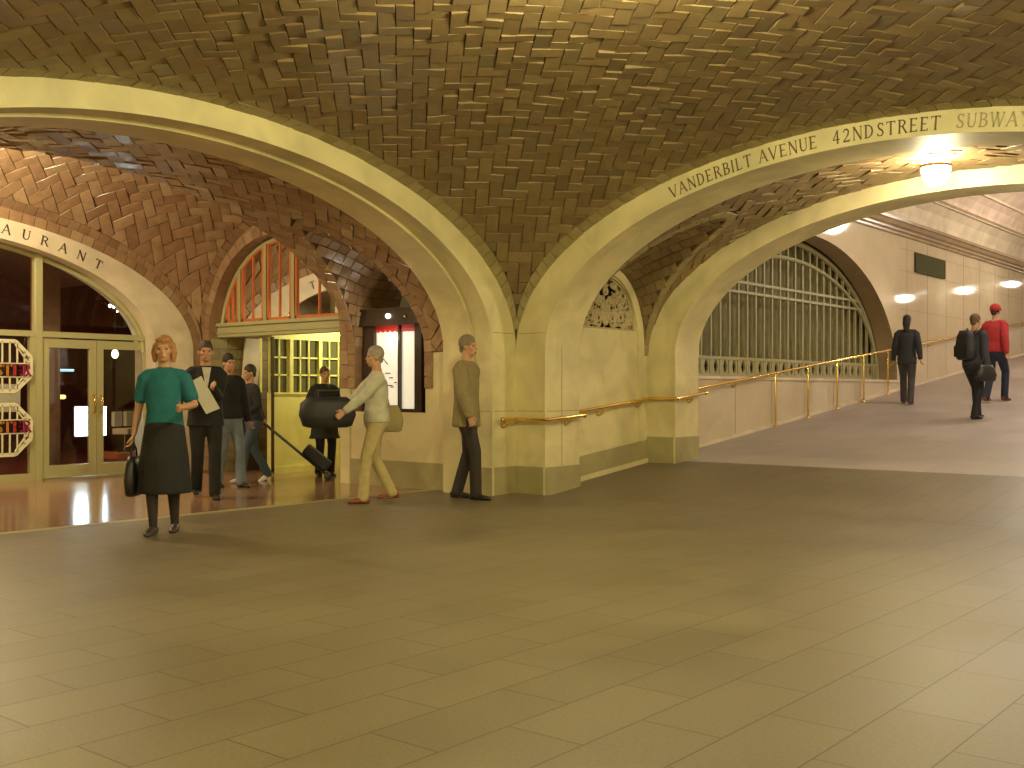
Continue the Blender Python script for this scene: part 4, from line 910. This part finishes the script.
    if st_=='bob':
        for sg in (-1,1): e.tube([H(sg*.07,-.02,.05),H(sg*.084,-.015,-.02),H(sg*.078,-.01,-.095)],[.03*s,.032*s,.022*s],hm,8)
        e.tube([H(0,-.07,.05),H(0,-.085,-.03),H(0,-.075,-.11)],[.06*s,.065*s,.05*s],hm,10,side=(1,0,0),asp=.55); e.tube([H(-.05,.06,.09),H(.0,.072,.085),H(.05,.055,.09)],[.02*s,.024*s,.02*s],hm,8)
    elif st_=='long':
        e.tube([H(0,-.07,.05),H(0,-.09,-.05),H(0,-.10,-.20)],[.07*s,.075*s,.05*s],hm,10,side=(1,0,0),asp=.5)
    else:
        for sg in (-1,1): e.ball(H(sg*.071,-.02,.02),(.014*s,.035*s,.04*s),hm)
        e.ball(H(0,-.06,-.02),(.055*s,.04*s,.05*s),hm)
    remeshed(e,'hair',hm,root,.009*s,2)
    if 'hat' in o:
        m=cloth('cap_red',o['hat']); e=MB(); e.ball(H(0,-.012,.06),(.095*s,.108*s,.09*s),m,16,10); e.tube([H(-.08,.03,.035),H(0,.1,.03),H(.08,.03,.035)],[.02*s,.025*s,.02*s],m,8); remeshed(e,'cap',m,root,.01*s,2)
    # upper garment
    tm=cloth(o['topname'],o['top']); e=MB(); hem=o.get('hem',.90); g=o.get('ease',.022)*.8; hw=1.0 if hem>.7 else 1.18
    e.tube([V(0,0,hem),V(0,0,hem+.06),V(0,ly*.35,1.08),V(0,ly*.7,1.24),V(0,ly,1.35),V(0,ly,1.41),V(0,ly-.005,1.475)],[(.165+g)*s*tw*hw,(.16+g)*s*tw*(1+hw)/2,(.14+g)*s*tw,(.152+g)*s*tw,(.152+g)*s*tw,(.118+g)*s,.066*s],tm,20,side=(1,0,0),asp=[.72*hw,.72,.7,.68,.62,.6,.85],cap=False)
    for k,sg in (('L',-1),('R',1)):
        sh,el,wr=[Vector(J[q+k])*s for q in ('sh','el','wr')]; c=sh+Vector((-sg*.085*s,0,.022*s))
        if o.get('sleeve','long')=='long': e.tube([c,c.lerp(sh,.6),sh+Vector((0,0,-.025*s)),sh.lerp(el,.5),el,el.lerp(wr,.5),wr-(wr-el).normalized()*.01*s],[(.028+g)*s,(.040+g)*s,(.050+g)*s,(.045+g)*s,(.040+g)*s,(.036+g)*s,(.030+g*.7)*s],tm,12)
        else: e.tube([c,c.lerp(sh,.6),sh+Vector((0,0,-.025*s)),sh.lerp(el,.5),sh.lerp(el,.75)],[(.028+g)*s,(.040+g)*s,(.050+g)*s,(.047+g)*s,(.045+g)*s],tm,12)
    remeshed(e,o.get('toppart','jacket'),tm,root,.012*s,6)
    if 'shirt' in o:
        m=cloth('white_shirt',o['shirt']); e=MB(); e.prism([V(-.05,ly+.118,1.455),V(.05,ly+.118,1.455),V(.0,ly*.8+.128,1.18)],[V(-.045,ly+.142,1.455),V(.045,ly+.142,1.455),V(.0,ly*.8+.150,1.18)],m); e.build('shirt_front',root)
    bm=cloth(o['botname'],o['bot']); e=MB()
    if o.get('skirt'):
        z0=o['skirt']; e.tube([V(0,.0,z0),V(0,.0,z0+.02),V(0,.01,(z0+.95)/2),V(0,0,.95),V(0,0,1.03)],[.235*s,.235*s,.215*s,.175*s,.15*s],bm,20,side=(1,0,0),asp=[.95,.95,.92,.76,.7],cap=False); remeshed(e,'skirt',bm,root,.012*s,2)
        lm=cloth('dark_stockings',(.03,.022,.02)); e=MB()
        for k in 'LR':
            kn,an=[Vector(J[q+k])*s for q in ('kn','an')]; e.tube([kn+Vector((0,0,.1*s)),kn,kn.lerp(an,.35),an,an-Vector((0,0,.03*s))],[.062*s,.056*s,.056*s,.037*s,.038*s],lm,12)
            o2=remeshed(e,'stocking',lm,root,.010*s,2); e=MB()
    else:
        e.tube([V(0,0,1.0),V(0,0,.94),V(0,0,.86),V(0,0,.80)],[.150*s*tw,.168*s*tw,.168*s*tw,.12*s],bm,18,side=(1,0,0),asp=.74)
        for k in 'LR':
            hp,kn,an=[Vector(J[q+k])*s for q in ('hip','kn','an')]; e.tube([hp+Vector((0,0,-.02*s)),hp.lerp(kn,.5),kn,kn.lerp(an,.5),an+Vector((0,0,-.025*s))],[.100*s,.088*s,.070*s,.066*s,.064*s],bm,14)
        remeshed(e,'trousers',bm,root,.012*s,2)
    sm=mat(o['shoename'],o['shoe'],.4)
    for k,sg in (('L',-1),('R',1)):
        an=Vector(J['an'+k])*s; lf=feet[k][2]; ti=-.45 if lf>.03 else 0; e=MB()
        f=lambda y,z: an+Vector((sg*.015*s*(y>.05),(y*cos(ti)-z*sin(ti)*0)*s,(z+y*sin(ti))*s))
        e.tube([f(-.055,-.045),f(0,-.04),f(.07,-.052),f(.14,-.060),f(.17,-.064)],[.036*s,.042*s,.040*s,.038*s,.022*s],sm,12,side=(1,0,0),asp=[1,1,.72,.55,.5])
        e.tube([f(-.06,-.078),f(.05,-.08),f(.165,-.078)],[.032*s,.033*s,.030*s],sm,10,side=(1,0,0),asp=.25); remeshed(e,'shoe',sm,root,.009*s,1)
    return root,J,s
def world(root,p): 
    c,s_=cos(root.rotation_euler.z),sin(root.rotation_euler.z); return Vector((root.location.x+p[0]*c-p[1]*s_,root.location.y+p[0]*s_+p[1]*c,root.location.z+p[2]))
def head(dx,dy): return math.atan2(dy,dx)-PI/2
BLK=(.012,.011,.012); toC=lambda x,y: head(-x,-y)
# woman in teal
r1,J1,s1=person('woman with blonde bob in a teal top and long black skirt',(5.35,8.24,0),toC(5.35,8.24)-.25,1.70,
  dict(L=(-.06,-.12,.0),R=(.07,.11,0)),dict(L=(-.22,.30,1.12),R=(.30,-.06,.80)),dict(hair=(.36,.16,.06),hairname='blonde',style='bob',top=(.010,.12,.145),topname='teal_cotton',toppart='blouse',sleeve='short',bot=BLK,botname='black_skirt_cloth',skirt=.36,shoe=(.05,.03,.03),shoename='plum_shoe',hem=.86),turn=.1)
r2,J2,s2=person('man in a black suit and pale shirt clutching papers, behind the woman in teal',(7.40,10.58,0),toC(7.4,10.58)+.1,1.80,
  dict(L=(-.08,.20,0),R=(.08,-.20,.03)),dict(L=(-.05,.30,1.22),R=(.16,.28,1.10)),dict(hair=(.06,.035,.02),hairname='brown',top=BLK,topname='black_suit_cloth',shirt=(.6,.56,.45),bot=BLK,botname='black_suit_cloth',shoe=(.012,.012,.012),shoename='black_shoe',hem=.80,ease=.032,w=1.08))
r3,J3,s3=person('person in a black jacket and faded blue jeans behind the man in the black suit',(8.43,11.57,0),toC(8.43,11.57)+.5,1.70,
  dict(L=(-.10,.16,0),R=(.10,-.10,0)),dict(L=(-.30,.02,.80),R=(.30,.04,.82)),dict(hair=(.02,.014,.01),hairname='black',top=BLK,topname='black_suit_cloth',bot=(.17,.22,.27),botname='faded_denim',shoe=(.012,.012,.012),shoename='black_shoe',ease=.035,w=1.05))
r4,J4,s4=person('person in a dark jacket, dark jeans and white shoes pulling a trolley',(9.12,11.95,0),head(-1,.25),1.58,
  dict(L=(-.08,.24,0),R=(.08,-.26,.04)),dict(L=(-.24,.26,1.0),R=(.22,-.34,.76)),dict(hair=(.03,.018,.01),hairname='dark',top=(.02,.02,.02),topname='dark_jacket_cloth',bot=(.06,.085,.12),botname='dark_denim',shoe=(.6,.58,.5),shoename='white_shoe',ease=.03),lean=.05)
r5,J5,s5=person('person all in black standing in the lit opening beneath the orange framed window',(10.42,12.02,0),toC(10.4,12)+.3,1.58,
  dict(L=(-.09,.03,0),R=(.09,-.03,0)),dict(L=(-.26,.02,.80),R=(.24,.22,1.05)),dict(hair=(.10,.045,.02),hairname='auburn',top=(.01,.01,.01),topname='black_wool',bot=(.01,.01,.01),botname='black_wool',shoe=(.012,.012,.012),shoename='black_shoe',hem=.60,ease=.04,w=1.1))
r6,J6,s6=person('man in a pale shirt, khaki trousers and red-brown shoes carrying a black bag',(8.30,8.72,0),head(-RT.x*.95-FW.x*.35,-RT.y*.95-FW.y*.35),1.72,
  dict(L=(-.08,.17,0),R=(.08,-.20,.03)),dict(L=(-.16,.44,.98),R=(.16,.44,.98)),dict(hair=(.30,.26,.20),hairname='grey',top=(.50,.47,.36),topname='pale_shirt_cloth',toppart='shirt',bot=(.46,.37,.17),botname='khaki_cloth',shoe=(.22,.05,.02),shoename='red_brown_shoe',ease=.028,w=1.1))
r7,J7,s7=person('tall man in an olive brown coat and dark trousers walking past the corner pier',(9.22,8.22,0),head(RT.x*.8-FW.x*.3,RT.y*.8-FW.y*.3),1.86,
  dict(L=(-.07,-.14,0),R=(.07,.14,0)),dict(L=(-.28,-.06,.82),R=(.27,.16,.86)),dict(hair=(.20,.15,.09),hairname='light_brown',top=(.24,.185,.085),topname='olive_coat_cloth',toppart='coat',bot=(.035,.024,.02),botname='dark_brown_cloth',shoe=(.02,.014,.012),shoename='dark_brown_shoe',hem=.77,ease=.048))
up=head(1,.12)
r8,J8,s8=person('person in dark clothes walking up the ramp close to the brass rail',(19.81,6.98,ramp_z(19.81)),up+.1,1.62,
  dict(L=(-.08,.16,.02),R=(.08,-.14,.0)),dict(L=(-.27,.05,.82),R=(.27,-.12,.84)),dict(hair=(.02,.015,.012),hairname='black',style='long',top=(.025,.026,.03),topname='charcoal_cloth',bot=(.06,.05,.055),botname='grey_brown_cloth',shoe=(.05,.04,.045),shoename='plum_shoe',hem=.78,ease=.03))
r9,J9,s9=person('person with brown hair carrying a black backpack up the ramp, nearest of the three there',(17.83,5.25,ramp_z(17.83)),up-.5,1.66,
  dict(L=(-.08,.22,.02),R=(.08,-.06,0)),dict(L=(-.24,.14,.98),R=(.26,.02,.80)),dict(hair=(.14,.075,.035),hairname='mid_brown',top=(.035,.032,.045),topname='dark_blue_cloth',bot=(.015,.014,.02),botname='black_denim',shoe=(.012,.012,.012),shoename='black_shoe',ease=.035),lean=.05)
r10,J10,s10=person('person in a red cap and red jacket walking up the ramp beyond the backpacker',(20.22,5.58,ramp_z(20.22)),up-.35,1.72,
  dict(L=(-.08,-.16,.02),R=(.08,.18,.03)),dict(L=(-.27,.12,.86),R=(.27,-.1,.84)),dict(hair=(.05,.03,.02),hairname='dark',top=(.42,.03,.035),topname='red_jacket_cloth',hat=(.42,.03,.03),bot=(.03,.04,.07),botname='navy_denim',shoe=(.22,.08,.03),shoename='tan_shoe',ease=.035))
# things they carry
def bag_mesh(name,label,cat,root_loc,az,w_,d_,h_,m,strap=None,par=None,taper=.85):
    root=thing(name,label,cat,root_loc,az); e=MB()
    rows=[]
    for z,k in ((0,.72),(h_*.06,.92),(h_*.4,1.06),(h_*.8,taper),(h_,taper*.72)):
        rows.append([(w_/2*k*(abs(cos(q))**.7)*(1 if cos(q)>0 else -1),d_/2*k*(abs(sin(q))**.7)*(1 if sin(q)>0 else -1),z) for q in [2*PI*i/20 for i in range(20)]])
    b0=len(e.v); e.grid(rows,m,close=True); e.f.append(tuple(b0+19-k for k in range(20))); e.f.append(tuple(b0+80+k for k in range(20))); e.m+=[0,0]; e.r+=[0,0]; e.build('bag_body',root,True)
    return root
LEA=mat('black_leather',(.014,.012,.011),.45); LEA2=mat('black_nylon',(.02,.018,.022),.6,bump=.3,bscale=90); TANB=mat('tan_canvas',(.36,.28,.13),.8)
def hand_w(root,J,k,s): return world(root,Vector(J['wr'+k])*s)
p=hand_w(r1,J1,'R',s1); rr=bag_mesh('handbag','soft black handbag hanging from the hand of the woman in teal','bag',(p.x,p.y,p.z-.09-.44),r1.rotation_euler.z+PI/2,.34,.11,.34,LEA)
e=MB(); e.tube([(-.09,0,.31),(-.07,0,.40),(0,0,.455),(.07,0,.40),(.09,0,.31)],.009,LEA,8); e.build('handle',rr,True)
p=(hand_w(r2,J2,'L',s2)+hand_w(r2,J2,'R',s2))/2; root=thing('newspaper','pale folded papers held slantwise by the man in the black suit','newspaper',(p.x,p.y,p.z),r2.rotation_euler.z)
PAP=mat('newsprint',(.62,.58,.48),.8); e=MB()
for k in range(3): 
    q=[(-.17,.10+.004*k,-.16),(-.02,.13+.004*k,-.22),(.17,.10+.004*k,.12),(.03,.09+.004*k,.20)]
    e.prism(q,[(a,b+.003,c) for a,b,c in q],PAP)
e.build('sheets',root)
p=(hand_w(r6,J6,'L',s6)+hand_w(r6,J6,'R',s6))/2; fd=Vector((-sin(r6.rotation_euler.z),cos(r6.rotation_euler.z),0)); q=p+fd*.16
rr=bag_mesh('duffel_bag','wide black duffel bag held out in front of the man in the pale shirt','bag',(q.x,q.y,p.z-.18),r6.rotation_euler.z+PI/2,.58,.30,.33,LEA2,taper=1.0)
e=MB(); 
for sg in (-1,1): e.tube([(-.12,sg*.1,.30),(-.11,sg*.08,.40),(.11,sg*.08,.40),(.12,sg*.1,.30)],.011,LEA,8); 
e.build('handle',rr,True)
p=world(r6,(.20*s6,-.20*s6,.78*s6)); rr=bag_mesh('shoulder_bag','tan canvas bag at the hip of the man in the pale shirt','bag',(p.x,p.y,p.z),r6.rotation_euler.z+PI/2,.30,.10,.30,TANB)
a_=Vector((-sin(.0),0,0)); e=MB(); e.tube([(-.0,.0,.27),(.05,.03,.45),(.16,.10,.62)],.010,TANB,8); e.build('strap',rr,True)
# backpack and side bag of the ramp walker
p=world(r9,(0,-.18*s9,.98*s9)); rr=bag_mesh('backpack','black backpack on the back of the nearest walker on the ramp','backpack',(p.x,p.y,p.z),r9.rotation_euler.z,.32,.20,.46,LEA2)
for sg in (-1,1): e=MB(); e.tube([(sg*.11,.08,.40),(sg*.13,.20,.50),(sg*.13,.31,.38),(sg*.13,.28,.15),(sg*.12,.1,.06)],.016,LEA,8); e.build('shoulder_strap',rr,True)
e=MB(); e.box((-.12,-.125,.05),(.12,-.085,.22),LEA); e.build('front_pocket',rr)
p=world(r9,(.27*s9,-.02,.62*s9)); rr=bag_mesh('satchel','round black bag hanging low at the side of the backpacker on the ramp','bag',(p.x,p.y,p.z),r9.rotation_euler.z+PI/2,.42,.14,.26,LEA)
e=MB(); e.tube([(-.15,0,.22),(-.06,0,.36),(0,.0,.45),(.06,0,.36),(.15,0,.22)],.010,LEA,8); e.build('strap',rr,True)
# trolley
ph=hand_w(r4,J4,'R',s4); base=Vector((10.02,11.50,.05)); d=(ph+Vector((0,0,-.05))-base); n=d.normalized()
root=thing('luggage_trolley','tilted dark luggage trolley with long twin handle pulled behind the person in white shoes','trolley',(base.x,base.y,0)); sd=n.cross(Vector((0,0,1))).normalized(); upv=sd.cross(n).normalized()
for sg in (-1,1):
    e=MB(); e.tube([base+sd*.09*sg,base+sd*.09*sg+d*.97],.013,mat('trolley_tube',(.02,.02,.02),.3),8); put(e,'rail',root,True)
    e=MB(); c=base+sd*.15*sg; e.tube([c-sd*.02,c+sd*.02],.05,mat('trolley_wheel',(.05,.05,.05),.6),16); put(e,'wheel',root,True)
e=MB(); e.tube([base+sd*.10+d*.97,base-sd*.10+d*.97],.016,LEA,8); put(e,'grip',root,True)
e=MB(); e.tube([base-sd*.15,base+sd*.15],.010,MATS['trolley_tube'],8); put(e,'axle',root,True)
e=MB(); c=base+n*.06+upv*.02
P0=[c+sd*a for a in (-.13,.13)]; q0=[c-sd*.13,c+sd*.13,c+sd*.13+upv*.16,c-sd*.13+upv*.16]; q1=[v+n*.42 for v in q0]; e.prism(q0,q1,LEA2); o=put(e,'case_body',root); md=o.modifiers.new('b','BEVEL'); md.width=.03; md.segments=3
